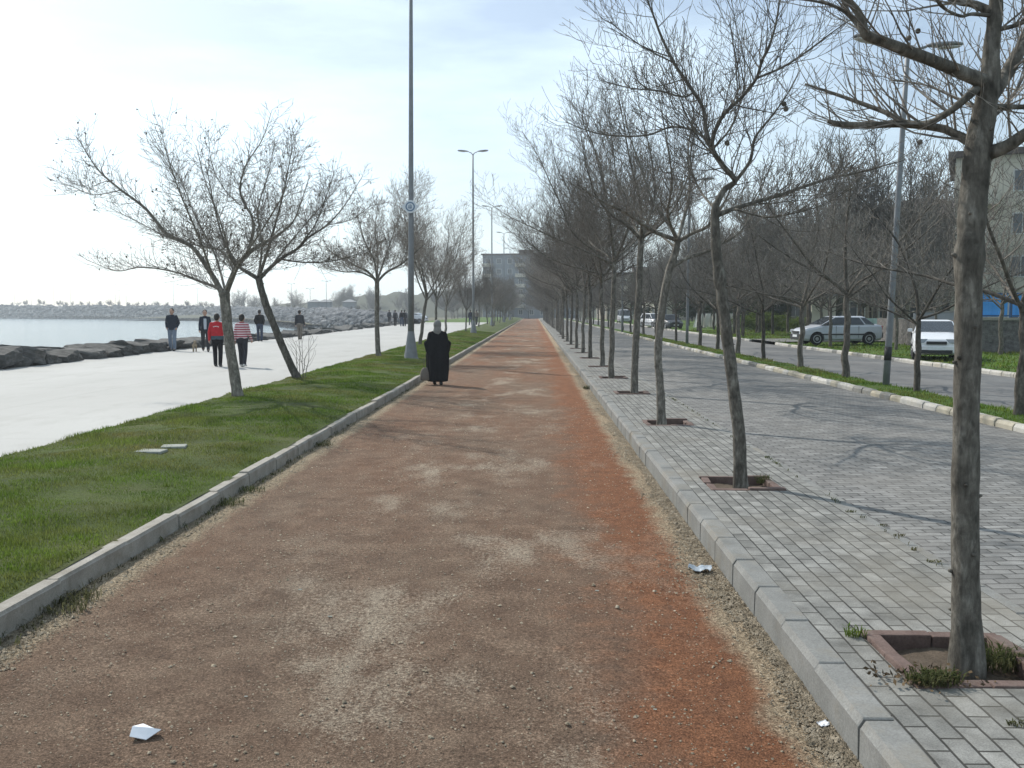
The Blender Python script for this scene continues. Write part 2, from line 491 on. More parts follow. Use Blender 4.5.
M = dict(
    path=mat_path(),
    kerb=mat_concrete('kerb_concrete', (0.155, 0.157, 0.150), (0.232, 0.233, 0.222), 4, (0.19, 0.17, 0.135)),
    kerb_old=mat_concrete('old_kerb_concrete', (0.23, 0.213, 0.185), (0.35, 0.33, 0.295), 5, (0.16, 0.135, 0.10)),
    kerb_white=mat_concrete('painted_kerb', (0.36, 0.35, 0.32), (0.50, 0.485, 0.45), 4, (0.33, 0.29, 0.22)),
    kerb_yellow=mat_concrete('ochre_kerb', (0.31, 0.285, 0.225), (0.40, 0.37, 0.30), 4, (0.33, 0.29, 0.22)),
    promenade=mat_promenade(),
    grass_base=mat_grass('grass_soil', (0.040, 0.058, 0.013), (0.072, 0.100, 0.022), (0.140, 0.110, 0.060)),
    blade=mat_blade('grass_blade', (0.050, 0.096, 0.012), (0.130, 0.205, 0.028), (0.21, 0.175, 0.075)),
    lawn_base=mat_grass('lawn_soil', (0.050, 0.095, 0.016), (0.085, 0.150, 0.028), (0.105, 0.095, 0.045), 0.4),
    ground=mat_grass('waste_ground', (0.10, 0.095, 0.060), (0.125, 0.120, 0.075), (0.13, 0.11, 0.085)),
    soil=mat_concrete('pit_soil', (0.07, 0.055, 0.04), (0.13, 0.10, 0.075), 9, None, 1.0),
    water=mat_water(),
    boulder=mat_rock('boulder_stone', (0.045, 0.046, 0.045), (0.085, 0.084, 0.08), (0.16, 0.155, 0.145)),
    rubble=mat_rock('breakwater_stone', (0.055, 0.061, 0.069), (0.105, 0.112, 0.121), (0.27, 0.275, 0.28), 0.5),
    bark=mat_bark('plane_bark', (0.070, 0.063, 0.053), (0.130, 0.120, 0.102), (0.25, 0.235, 0.205), 1.7),
    twig=mat_bark('twig_bark', (0.105, 0.093, 0.080), (0.165, 0.149, 0.130), (0.25, 0.23, 0.205)),
    bark_dark=mat_bark('dark_bark', (0.05, 0.044, 0.037), (0.09, 0.08, 0.068), (0.16, 0.145, 0.122)),
    leaf_dry=flat('dry_leaf', (0.085, 0.06, 0.035), 0.9, 0.1, 0.4, 6),
    pit=mat_concrete('pit_brick', (0.105, 0.072, 0.062), (0.165, 0.118, 0.103), 7, (0.16, 0.14, 0.12)),
    steel=flat('galvanised_steel', (0.19, 0.20, 0.21), 0.55, 0.4, 0.12, 6, 0.2),
    steel_dark=flat('grey_pole_paint', (0.20, 0.21, 0.22), 0.55, 0.4, 0.12, 6),
    lens=flat('lamp_lens', (0.55, 0.55, 0.52), 0.25, 0.5, 0.05),
    emblem_white=flat('emblem_white', (0.62, 0.65, 0.68), 0.4, 0.4, 0.06),
    emblem_blue=flat('emblem_blue', (0.10, 0.17, 0.27), 0.4, 0.4, 0.06),
    skin=flat('skin', (0.42, 0.26, 0.19), 0.6, 0.3, 0.05),
    hair=flat('dark_hair', (0.025, 0.02, 0.017), 0.6, 0.3, 0.2),
    hair_grey=flat('greying_hair', (0.11, 0.10, 0.095), 0.7, 0.3, 0.2),
    black=flat('black_cloth', (0.014, 0.014, 0.016), 0.95, 0.1, 0.2, 20),
    navy=flat('navy_cloth', (0.020, 0.026, 0.04), 0.9, 0.1, 0.2, 20),
    denim=flat('denim', (0.17, 0.21, 0.27), 0.9, 0.1, 0.15, 20),
    jeans_dark=flat('dark_denim', (0.05, 0.065, 0.10), 0.9, 0.1, 0.15, 20),
    charcoal=flat('charcoal_cloth', (0.035, 0.036, 0.042), 0.9, 0.1, 0.2, 20),
    red=flat('red_jacket', (0.42, 0.02, 0.03), 0.75, 0.2, 0.12, 12),
    teal=flat('grey_blue_hem', (0.06, 0.09, 0.11), 0.9, 0.1, 0.1),
    khaki=flat('taupe_cloth', (0.16, 0.14, 0.12), 0.9, 0.1, 0.1),
    shirt=flat('pale_shirt', (0.42, 0.45, 0.50), 0.85, 0.2, 0.06),
    scarf=flat('pale_scarf', (0.21, 0.21, 0.20), 0.9, 0.1, 0.12, 25),
    stripe=mat_striped(),
    shoe=flat('shoe_leather', (0.03, 0.028, 0.026), 0.5, 0.4, 0.1),
    shoe_white=flat('white_trainer', (0.55, 0.54, 0.52), 0.6, 0.3, 0.06),
    fur=flat('tan_fur', (0.30, 0.24, 0.17), 0.95, 0.1, 0.35, 10, 0, 0.6),
    white_paint=mat_paint('white_car_paint', (0.68, 0.69, 0.71)),
    silver_paint=mat_paint('silver_car_paint', (0.46, 0.48, 0.52), 0.35),
    dark_paint=mat_paint('dark_car_paint', (0.035, 0.038, 0.045), 0.3),
    glass=flat('car_glass', (0.035, 0.042, 0.05), 0.08, 0.6, 0.1),
    rubber=flat('tyre_rubber', (0.022, 0.022, 0.022), 0.85, 0.2, 0.1),
    trim=flat('black_trim', (0.03, 0.03, 0.032), 0.6, 0.3, 0.1),
    rim=flat('wheel_rim', (0.33, 0.34, 0.35), 0.4, 0.5, 0.1, 8, 0.5),
    lamp_clear=flat('headlight_glass', (0.24, 0.26, 0.28), 0.12, 0.6, 0.08),
    lamp_red=flat('tail_light', (0.35, 0.02, 0.02), 0.2, 0.5, 0.1),
    paper=flat('white_paper', (0.78, 0.79, 0.82), 0.8, 0.2, 0.04),
    film=flat('plastic_film', (0.30, 0.34, 0.38), 0.25, 0.5, 0.25, 30),
    slab=mat_concrete('pale_slab', (0.22, 0.235, 0.205), (0.30, 0.31, 0.28), 8),
    pebble=mat_rock('pebble_stone', (0.21, 0.175, 0.125), (0.39, 0.33, 0.245), (0.58, 0.51, 0.40), 5),
    stonewall=mat_rock('rubble_masonry', (0.10, 0.095, 0.09), (0.19, 0.18, 0.17), (0.30, 0.285, 0.27), 3),
    blue_sheet=flat('blue_sheet_metal', (0.07, 0.33, 0.78), 0.5, 0.4, 0.12, 3),
    blue_post=flat('blue_post', (0.03, 0.09, 0.20), 0.5, 0.4, 0.1),
    board_green=flat('mint_board', (0.33, 0.44, 0.38), 0.7, 0.3, 0.12, 3),
    board_white=mat_blade('white_sheeting', (0.68, 0.68, 0.66), (0.76, 0.76, 0.74), (0.66, 0.65, 0.62)),
    board_plain=flat('white_sheeting', (0.74, 0.74, 0.72), 0.7, 0.3, 0.1, 2),
    wall_beige=mat_concrete('beige_render', (0.36, 0.345, 0.29), (0.44, 0.425, 0.36), 0.8, None, 0.1),
    wall_brown=mat_concrete('brown_render', (0.28, 0.25, 0.205), (0.35, 0.315, 0.265), 0.8, None, 0.1),
    wall_blue=mat_concrete('blue_grey_render', (0.17, 0.19, 0.22), (0.22, 0.245, 0.275), 0.8, None, 0.1),
    wall_grey=mat_concrete('grey_render', (0.27, 0.275, 0.28), (0.34, 0.345, 0.35), 0.8, None, 0.1),
    wall_pale=mat_concrete('pale_render', (0.50, 0.465, 0.39), (0.58, 0.545, 0.465), 0.8, None, 0.1),
    roof=flat('roof_tile', (0.085, 0.066, 0.058), 0.85, 0.2, 0.2, 1.5),
    pane=flat('window_pane', (0.05, 0.06, 0.07), 0.12, 0.6, 0.3, 0.6),
    frame_white=flat('window_frame', (0.55, 0.55, 0.53), 0.6, 0.3, 0.05),
    hill=mat_grass('wooded_hill', (0.045, 0.052, 0.034), (0.070, 0.075, 0.048), (0.085, 0.075, 0.06)),
    needle=mat_blade('evergreen_leaf', (0.022, 0.040, 0.018), (0.040, 0.066, 0.026), (0.045, 0.055, 0.025)),
    weed=mat_blade('weed_blade', (0.045, 0.060, 0.020), (0.080, 0.095, 0.035), (0.145, 0.125, 0.075)),
    hedge=mat_blade('hedge_leaf', (0.06, 0.10, 0.02), (0.11, 0.16, 0.035), (0.12, 0.13, 0.05)),
)
_pv = mat_bricks('pavement_blocks', (0.160, 0.160, 0.149), (0.245, 0.243, 0.227), (0.045, 0.043, 0.038), 0.2, 0.1, R(90), 0.006, 1.25, (0.20, 0.183, 0.150))
M['pavement'] = _pv.mat
_rd = mat_bricks('road_blocks', (0.142, 0.141, 0.136), (0.222, 0.220, 0.211), (0.060, 0.058, 0.054), 0.2, 0.1, 0.0, 0.007, 1.1, (0.205, 0.195, 0.178))
M['road'] = _rd.mat
_as = NT('asphalt', 0.85, 0.25)
_c = _as.ramp(_as.noise(0.8, 6, 0.6, _as.mapping((1, 0.3, 1))), [(0.3, (0.12, 0.119, 0.117)), (0.7, (0.18, 0.178, 0.172))])
_c = _as.mix(1.0, _c, _as.ramp(_as.noise(80, 3, 0.7), [(0.3, 0.7), (0.7, 1.3)]), 'MULTIPLY')
_as.color(_c).bump(_as.noise(70, 4, 0.7), 0.5, 0.01)
M['asphalt'] = _as.mat

# ------------------------------------------------------------------ ground strips
XL, XR = -3.02, 1.34            # foot of the left and right kerb of the cinder path
XE = 2.68                       # pavement / block road seam
XM0, XM1 = 6.80, 7.92           # median strip
XK = 12.40                      # far kerb of the second road
XP, XS = -6.25, -15.6           # promenade edges
Y0, Y1 = -14.0, 260.0
ZPAV, ZROAD, ZLAWN = 0.18, 0.168, 0.27


def zprom(y): return 0.12 + 0.0022 * min(max(y, 0), 150)


def strip(name, x0, x1, y0, y1, zf, mat, nx, ny, jit=0.0, sq=1.0):
    """terrain strip; rows get longer with distance"""
    V, F = [], []
    ys = [y0 + (y1 - y0) * (i / ny) ** sq for i in range(ny + 1)]
    for y in ys:
        for i in range(nx + 1):
            x = x0 + (x1 - x0) * i / nx
            z = zf(x, y)
            if jit: z += jit * mnoise.fractal(Vector((x * 1.1, y * 1.1, 0)), 1.0, 2.0, 4)
            V.append((x, y, z))
    k = nx + 1
    for j in range(ny):
        for i in range(nx):
            a = j * k + i
            F.append((a, a + 1, a + k + 1, a + k))
    me = tri_mesh(name, V, F, [mat], smooth=True)
    o = bpy.data.objects.new(name, me); COL.objects.link(o)
    return tag(o, kind='structure')


strip('path', XL - .02, XR + .02, Y0, Y1, lambda x, y: 0, M['path'], 30, 900, 0.012, 2.0)


def zverge(x, y):
    t = (x - XP) / (XL - 0.14 - XP)
    return zprom(y) + (0.125 - zprom(y)) * t + 0.06 * math.sin(PI * min(max(t, 0), 1)) + 0.012


strip('verge', XP, XL - .085, Y0, Y1, zverge, M['grass_base'], 26, 500, 0.03, 1.7)
strip('promenade', XS - 1.5, XP - .002, Y0, 128, lambda x, y: zprom(y), M['promenade'], 6, 60)

strip('far_lawn', XS - 1.5, XP - .002, 128.002, 262, lambda x, y: zprom(128) - .002, M['lawn_base'], 6, 30, .04)
# pavement with real openings at the tree pits
ROW_X = 2.02
ROW_Y = [4.30, 8.80, 13.7, 18.8, 23.2, 28.0, 33.0, 37.4, 41.8, 47.0, 52.0, 57.0, 62.0, 67.0, 72.0]
y_ = 77.0
while y_ < 205:
    ROW_Y.append(y_); y_ += 5.0
PIT = 0.35
pits = [(y + .03, ROW_X + (0.0 if y > 5 else 0.03)) for y in ROW_Y[:14]]
mb = MB()
xk = XR + 0.138
ya = Y0
for (py_, px_) in pits:
    mb.quad((xk, ya, ZPAV), (XE, ya, ZPAV), (XE, py_ - PIT, ZPAV), (xk, py_ - PIT, ZPAV))
    mb.quad((xk, py_ - PIT, ZPAV), (px_ - PIT, py_ - PIT, ZPAV), (px_ - PIT, py_ + PIT, ZPAV), (xk, py_ + PIT, ZPAV))
    mb.quad((px_ + PIT, py_ - PIT, ZPAV), (XE, py_ - PIT, ZPAV), (XE, py_ + PIT, ZPAV), (px_ + PIT, py_ + PIT, ZPAV))
    ya = py_ + PIT
mb.quad((xk, ya, ZPAV), (XE, ya, ZPAV), (XE, Y1, ZPAV), (xk, Y1, ZPAV))
mb.quad((XE, Y0, ZPAV), (XE, Y0, 0), (XE, Y1, 0), (XE, Y1, ZPAV))
struct('pavement', mb, M['pavement'])
strip('road', XE + .09, XM0 + .02, Y0, Y1, lambda x, y: ZROAD + 0.03 * math.sin(PI * (x - XE) / 4.1), M['road'], 8, 120)
strip('second_road', XM1, XK + .02, Y0, Y1, lambda x, y: ZROAD - .01, M['asphalt'], 4, 60)
strip('median_strip', XM0 + .14, XM1 - .01, Y0, Y1, lambda x, y: ZLAWN - .03 * (x - XM0), M['lawn_base'], 6, 300, 0.03, 1.7)
strip('lawn', XK + .16, 64, Y0, 240, lambda x, y: ZLAWN + .01 * min(max(x - 16, 0), 20), M['lawn_base'], 40, 120, 0.05)
# side street entering between the lawns
mb = MB()
mb.quad((XK - .02, 47.2, ZLAWN + .05), (40, 47.2, ZLAWN + .33), (40, 52.5, ZLAWN + .33), (XK - .02, 52.5, ZLAWN + .05))
struct('side_street', mb, M['asphalt'])

BW = [(-17, 112), (-33, 140), (-41, 163), (-70, 232), (-104, 308), (-157, 372), (-252, 428), (-430, 500), (-620, 560)]
mb = MB()
mb.poly([(-17.3, -60, -0.08), (1100, -60, -0.08), (1100, 1300, -0.08), (-1100, 1300, -0.08), (-1100, 640, -.08)] +
        [(x - 3, y + 4, -0.08) for x, y in reversed(BW)])
struct('ground', mb, M['ground'])
mb = MB()
mb.quad((-1200, -100, -1.2), (-15.5, -100, -1.2), (-15.5, 1300, -1.2), (-1200, 1300, -1.2))
struct('sea', mb, M['water'])
mb = MB()
mb.quad((-17.1, -60, -1.4), (-17.1, 128, -1.4), (-17.1, 128, zprom(128)), (-17.1, -60, .12))
struct('sea_wall', mb, M['kerb_old'])


# kerbs: rows of separate stones in one mesh
def kerb(name, x0, w, h, step, y0, y1, mats, z0=-0.1, cham=0.02, jit=0.006, seed=1, pick=None, flip=1):
    r_ = random.Random(seed)
    mb = MB()
    y = y0
    k = 0
    while y < y1:
        L = step if y < 90 else step * 4
        dx = r_.uniform(-jit, jit); dz = r_.uniform(-jit, jit); tl = r_.uniform(-jit, jit)
        g = 0.014 if y < 90 else 0.0
        prof = [(0, z0), (w, z0), (w, h - 0.008), (w - 0.008, h), (cham, h), (0.006, h - cham * 1.15), (0, h - cham * 1.5)]
        rings = []
        for (yy, s_) in ((y + g, -1), (y + g + .008, 0), (y + L - .008, 0), (y + L, 1)):
            ins = 0.006 if s_ else 0
            rings.append([(x0 + flip * (px + dx + tl * (yy - y)) if pz > z0 else x0 + flip * px, yy,
                           pz - (ins if pz > 0 else 0) + (dz if pz > 0 else 0)) for px, pz in prof])
        mb.loft(rings, True, pick(k, r_) if pick else 0)
        y += L; k += 1
    bm = bmesh.new(); me = mb.mesh(name, mats)
    bm.from_mesh(me); bmesh.ops.recalc_face_normals(bm, faces=bm.faces); bm.to_mesh(me); bm.free()
    o = bpy.data.objects.new(name, me); COL.objects.link(o)
    return tag(o, kind='structure')


kerb('right_kerb', XR, 0.15, ZPAV + .010, 0.6, Y0 + .24, Y1, [M['kerb']], cham=0.022, jit=0.006, seed=3)
kerb('left_kerb', XL, 0.115, 0.145, 0.98, Y0, Y1, [M['kerb_old']], cham=0.014, jit=0.011, seed=5, flip=-1)
kerb('road_seam', XE, 0.088, ZPAV - .002, 0.5, Y0, Y1, [M['kerb']], cham=0.006, jit=0.004, seed=6)
kerb('median_kerb', XM0, 0.14, ZLAWN + .01, 0.5, Y0, Y1, [M['kerb_white'], M['kerb_yellow'], M['kerb']], cham=0.03, jit=0.012, seed=7,
     pick=lambda k, r_: r_.choice([0, 0, 1, 1, 2]))
kerb('median_far_kerb', XM1 - .02, 0.10, ZROAD + .03, 0.5, Y0, Y1, [M['kerb']], cham=0.02, jit=0.012, seed=8, flip=1)
kerb('lawn_kerb', XK, 0.15, ZLAWN + .015, 0.6, Y0, 47.0, [M['kerb_white'], M['kerb']], cham=0.03, jit=0.01, seed=9,
     pick=lambda k, r_: r_.choice([0, 0, 1]))
kerb('lawn_far_kerb', XK, 0.15, ZLAWN + .015, 0.6, 52.8, 200, [M['kerb_white'], M['kerb']], cham=0.03, jit=0.01, seed=10,
     pick=lambda k, r_: r_.choice([0, 0, 1]))


# ------------------------------------------------------------------ grass blades, gravel
def blades(name, n, xr, yfun, zf, h, mat, w=0.006, seed=0, clump=0.6):
    r_ = np.random.default_rng(seed)
    x = r_.uniform(xr[0], xr[1], n)
    y = yfun(r_, n)
    hh = np.empty(n); zz = np.empty(n)
    for i in range(n):
        q = mnoise.fractal(Vector((x[i] * 0.9, y[i] * 0.9, 3)), 1.0, 2.0, 3)
        hh[i] = max(0.28, 1 + clump * q * 2.6)
        zz[i] = zf(x[i], y[i]) + 0.03 * mnoise.fractal(Vector((x[i] * 1.1, y[i] * 1.1, 0)), 1.0, 2.0, 4)
    hh *= h * r_.uniform(0.5, 1.25, n)
    ww = w * (1 + np.maximum(y - 8, 0) / 18)
    a = r_.uniform(0, 2 * PI, n)
    lean = r_.uniform(0.1, 0.9, n) * hh
    la = r_.uniform(0, 2 * PI, n)
    dx, dy = np.cos(a) * ww, np.sin(a) * ww
    V = np.empty((n, 3, 3))
    V[:, 0] = np.stack([x - dx, y - dy, zz - .01], 1)
    V[:, 1] = np.stack([x + dx, y + dy, zz - .01], 1)
    V[:, 2] = np.stack([x + np.cos(la) * lean, y + np.sin(la) * lean, zz + hh], 1)
    me = tri_mesh(name, V.reshape(-1, 3), np.arange(n * 3).reshape(-1, 3), [mat])
    o = bpy.data.objects.new(name, me); COL.objects.link(o)
    return tag(o, kind='stuff')


ydist = lambda a, b, k: (lambda r_, n: a + (b - a) * r_.random(n) ** k)
tag(blades('grass', 320000, (XP - .02, XL - .13), ydist(4.2, 75, 2.3), zverge, 0.027, M['blade'], 0.0040, 1), 'short green grass growing on the verge beside the red path', 'grass')
tag(blades('grass', 14000, (XM0 + .13, XM1 + .02), ydist(10, 70, 1.8), lambda x, y: ZLAWN - .03 * (x - XM0), 0.05, M['blade'], 0.006, 2),
    'narrow strip of grass on the median between the roads', 'grass')
tag(blades('grass', 40000, (XK + .16, 26), ydist(18, 80, 1.6), lambda x, y: ZLAWN + .01 * min(max(x - 16, 0), 20), 0.07, M['blade'], 0.009, 3),
    'green lawn grass around the parked cars', 'grass')


def pebbles(name, n, pos, size, mat, seed):
    r_ = np.random.default_rng(seed)
    base = np.array([(1, 0, -.3), (0, 1, -.3), (-1, 0, -.3), (0, -1, -.3), (.4, .4, .75), (-.45, -.3, .8)], float)
    Fb = np.array([(0, 1, 4), (1, 2, 4), (2, 5, 4), (2, 3, 5), (3, 0, 5), (0, 4, 5)])
    X, Y, Z = pos(r_, n)
    S = size * np.exp(r_.normal(0, 0.45, n))
    A = r_.uniform(0, 2 * PI, n)
    V = np.empty((n, 6, 3))
    for k in range(6):
        bx, by, bz = base[k]
        jx = r_.uniform(.6, 1.3, n)
        V[:, k, 0] = X + S * jx * (bx * np.cos(A) - by * np.sin(A))
        V[:, k, 1] = Y + S * jx * (bx * np.sin(A) + by * np.cos(A))
        V[:, k, 2] = Z + S * 0.6 * bz * jx
    F = (Fb[None] + (np.arange(n) * 6)[:, None, None]).reshape(-1, 3)
    me = tri_mesh(name, V.reshape(-1, 3), F, [mat])
    o = bpy.data.objects.new(name, me); COL.objects.link(o)
    return tag(o, kind='stuff')


def pos_gravel(r_, n):
    y = 2.6 + 45 * r_.random(n) ** 2.0
    x = XR - np.abs(r_.normal(0, 0.13, n)) * (0.7 + 0.5 * np.sin(y * 1.7) * np.sin(y * 0.6 + 1))
    return x, y, np.full(n, .008)


tag(pebbles('gravel', 42000, pos_gravel, 0.0055, M['pebble'], 4), 'loose ochre gravel gathered along the foot of the pavement kerb', 'gravel')


def pos_gravel2(r_, n):
    y = 4.5 + 40 * r_.random(n) ** 1.8
    x = XL + np.abs(r_.normal(0, 0.12, n))
    return x, y, np.full(n, .006)


tag(pebbles('gravel', 14000, pos_gravel2, 0.0055, M['pebble'], 5), 'pale gravel along the foot of the verge kerb', 'gravel')


def pos_grit(r_, n):
    y = 2.6 + 16 * r_.random(n) ** 1.8
    return r_.uniform(XL, XR, n), y, np.full(n, .004)


tag(pebbles('grit', 16000, pos_grit, 0.0042, M['pebble'], 6), 'scattered grit on the worn red cinder path', 'grit', kind='stuff')

exec_weeds = []


def weed_mesh(mb, c, n, h, spread, r_):
    for _ in range(n):
        a = r_.uniform(0, 2 * PI); q = spread * math.sqrt(r_.random())
        x, y = c[0] + q * math.cos(a), c[1] + q * math.sin(a) * .6
        hh = h * r_.uniform(.4, 1.2); b = r_.uniform(0, 2 * PI); w = r_.uniform(.0018, .0045)
        lx, ly = math.cos(b) * hh * .7, math.sin(b) * hh * .7
        p = Vector((x, y, c[2])); s_ = Vector((-math.sin(b) * w, math.cos(b) * w, 0))
        m_ = p + Vector((lx * .45, ly * .45, hh * .7)); e = p + Vector((lx, ly, hh * r_.uniform(.6, 1)))
        mb.quad(p - s_ * .6, p + s_ * .6, m_ + s_, m_ - s_)
        mb.poly([m_ - s_, m_ + s_, e])


mb = MB()
r_ = random.Random(8)
for _ in range(130):
    y = 4.6 + 24 * r_.random() ** 1.6
    weed_mesh(mb, (XL + r_.uniform(0.0, .07), y, 0.0), r_.randint(5, 18), r_.uniform(.025, .07), r_.uniform(.03, .12), r_)
for (px, py) in ((318, 446), (245, 492), (215, 505), (60, 600), (45, 612)):
    g = G(px, py, 0)
    weed_mesh(mb, (XL + .05, g.y, 0), 150, .08, .20, r_)
tag(mb.build('weeds', M['weed']), 'ragged weeds along the foot of the verge kerb', 'weeds', kind='stuff')

# ------------------------------------------------------------------ trees
def catmull(pts, rad, per=5):
    pts = [Vector(p) for p in pts]
    out, ro = [], []
    n = len(pts)
    for i in range(n - 1):
        p0, p1, p2, p3 = pts[max(i - 1, 0)], pts[i], pts[i + 1], pts[min(i + 2, n - 1)]
        for k in range(per):
            t = k / per
            out.append(0.5 * ((2 * p1) + (p2 - p0) * t + (2 * p0 - 5 * p1 + 4 * p2 - p3) * t * t + (3 * p1 - p0 - 3 * p2 + p3) * t ** 3))
            ro.append(rad[i] + (rad[i + 1] - rad[i]) * t)
    out.append(pts[-1]); ro.append(rad[-1])
    return out, ro


def rot_about(d, ang, az):
    u = d.orthogonal().normalized(); w = d.cross(u)
    s_ = u * math.cos(az) + w * math.sin(az)
    return (d * math.cos(ang) + s_ * math.sin(ang)).normalized()


class Grow:
    """twigs for one crown; lists of polylines become one mesh"""
    def __init__(s, seed, rmin=0.0028, trop=0.10, wander=0.16, dens=(0, 7.5, 7.5, 6.0), ratio=0.60, maxl=3, leaves=0.0, sides=3):
        s.r = random.Random(seed); s.mb = MB(); s.rmin = rmin; s.trop = trop; s.wander = wander
        s.dens = dens; s.ratio = ratio; s.maxl = maxl; s.leaves = leaves; s.sides = sides

    def branch(s, p, d, L, r0, lvl):
        r_ = s.r
        n = max(3, min(9, int(L / 0.11)))
        pts, rad, dirs = [p.copy()], [r0], [d.copy()]
        st = L / n
        kink = 0.0
        wd = s.wander * (1.0 if lvl < 2 else .75)
        for i in range(n):
            d = Vector((d.x + r_.gauss(0, wd), d.y + r_.gauss(0, s.wander), d.z + r_.gauss(0, s.wander * .8) + s.trop * (0.6 + lvl * 0.45))).normalized()
            p = p + d * st
            pts.append(p.copy()); dirs.append(d.copy())
            rad.append(max(s.rmin * .8, r0 * (1 - 0.78 * (i + 1) / n)))
        s.mb.tube(pts, rad, 5 if r0 > .012 else (4 if r0 > .006 else s.sides), 0, False)
        if lvl < s.maxl: s.sprout(pts, rad, dirs, L, lvl, 0.15)
        if s.leaves and lvl >= 2:
            for q in pts[1:]:
                if r_.random() < s.leaves: s.leaf(q)

    def sprout(s, pts, rad, dirs, L, lvl, start, boost=1.0, lmin=0.0, lscale=None):
        r_ = s.r
        n = len(pts) - 1
        cnt = L * s.dens[min(lvl + 1, len(s.dens) - 1)] * boost
        cnt = int(cnt) + (1 if r_.random() < cnt % 1 else 0)
        az = r_.uniform(0, 2 * PI)
        for k in range(cnt):
            t = start + (1 - start) * ((k + r_.random()) / max(cnt, 1))
            f = t * n; i = min(int(f), n - 1); u = f - i
            q = pts[i].lerp(pts[i + 1], u); rr = rad[i] + (rad[i + 1] - rad[i]) * u
            az += 2.4 + r_.uniform(-.5, .5)
            ang = R(r_.uniform(28, 68))
            d = rot_about(dirs[min(i + 1, n)], ang, az)
            if d.z < -0.25: d.z *= -0.4; d.normalize()
            base = lscale if lscale else L
            LL = base * s.ratio * r_.uniform(0.55, 1.25) * (1.12 - 0.5 * t)
            if LL < 0.06: continue
            s.branch(q, d, max(LL, lmin), max(s.rmin, min(rr * 0.55, 0.0028 + LL * 0.0072)), lvl + 1)

    def shoots(s, pts, rad, dirs, cnt, lo, hi, start=0.35, up=0.9):
        r_ = s.r
        n = len(pts) - 1
        for _ in range(int(cnt)):
            t = start + (.93 - start) * r_.random(); f = t * n; i = min(int(f), n - 1)
            q = pts[i].lerp(pts[i + 1], f - i)
            d = rot_about(dirs[i], R(r_.uniform(15, 75)), r_.uniform(0, 2 * PI))
            d = (d + Vector((0, 0, up * r_.uniform(.3, 1.3)))).normalized()
            L = r_.uniform(lo, hi)
            w_, s.wander = s.wander, .07
            s.branch(q, d, L, max(s.rmin, min(rad[i] * .5, .0025 + L * .0035)), s.maxl)
            s.wander = w_

    def leaf(s, q):
        r_ = s.r
        c = q + Vector((r_.gauss(0, .03), r_.gauss(0, .03), -abs(r_.gauss(0, .05))))
        a = Vector((r_.gauss(0, 1), r_.gauss(0, 1), r_.gauss(0, 1))).normalized() * r_.uniform(.015, .035)
        b = a.orthogonal().normalized() * a.length * .6
        s.mb.quad(c - a, c + b, c + a, c - b, 1)


def dirs_of(pts):
    return [((pts[min(i + 1, len(pts) - 1)] - pts[max(i - 1, 0)]).normalized()) for i in range(len(pts))]


def limb_into(tb, pts, rad, sides=9, seed=0, lump=0.10):
    q, ro = catmull(pts, rad)
    tb.tube(q, ro, sides, 0, True, lump, seed)
    return q, ro


BALL = MB(); BALL.ball((0, 0, 0), .017, 8, 6)


def hero_tree(label, base_px, D, trunk, limbs, seed, zb, lscale=0.9, group=None, boost=1.0, knots=(), leaves=0.0, rmin=0.0028, balls=(), shoots=9, trop=.10, extra_grow=True, dens=(0, 7.5, 7.5, 6.5)):
    """trunk / limbs: lists of (px, py, radius[, depth shift]) measured on the photograph, set at the tree's own distance"""
    b = P(base_px[0], base_px[1], D); b.z = zb
    t = thing('plane_tree', label, 'tree', b, 0, group)
    tb = MB()
    pts = [P(q[0], q[1], D + (q[3] if len(q) > 3 else 0)) - b for q in trunk]
    pts[0].z = -0.12
    rad = [q[2] for q in trunk]
    q, ro = catmull(pts, rad, 8)
    for i, p in enumerate(q):
        if p.z < 0.25: ro[i] *= 1 + 0.16 * (1 - max(p.z, 0) / 0.25) ** 2
        for kz, ka in knots: ro[i] *= 1 + ka * math.exp(-((p.z - kz) / 0.06) ** 2)
    tb.tube(q, ro, 18, 0, True, 0.10, seed)
    sr = random.Random(seed + 9)
    for _ in range(20 if D < 10 else 10):
        k = sr.randrange(6, len(q) - 2); a_ = sr.uniform(0, 2 * PI)
        o_ = Vector((math.cos(a_), math.sin(a_), sr.uniform(-.1, .4)))
        c_ = q[k] + o_ * ro[k] * .85; s_ = sr.uniform(.005, .010)
        tb.tube([c_, c_ + o_ * (ro[k] * .15 + s_ * .9), c_ + o_ * (ro[k] * .15 + s_ * 1.6)], [s_ * 1.5, s_, s_ * .5], 6)
    g = Grow(seed, rmin=rmin, leaves=leaves, dens=dens, trop=trop)
    for L in limbs:
        lp = [P(a[0], a[1], D + (a[3] if len(a) > 3 else 0)) - b for a in L]
        lr = [a[2] for a in L]
        qp, qr = limb_into(tb, lp, lr, 10 if lr[0] > .015 else 7, seed + len(g.mb.v))
        ln = sum((qp[i + 1] - qp[i]).length for i in range(len(qp) - 1))
        g.sprout(qp, qr, dirs_of(qp), ln, 0, 0.12, boost, 0.12, lscale)
        g.shoots(qp, qr, dirs_of(qp), ln * shoots, .25 * lscale, .70 * lscale, .2, .45)
    tb.build('trunk', M['bark'], t, True)
    g.mb.build('crown', [M['twig'], M['leaf_dry']], t)
    for (px, py) in balls:
        o = BALL.build('seed_ball', M['bark_dark'], t, True)
        o.location = P(px, py, D) - b
        o.scale = (D / 8.8 * 1.5,) * 3
    return t


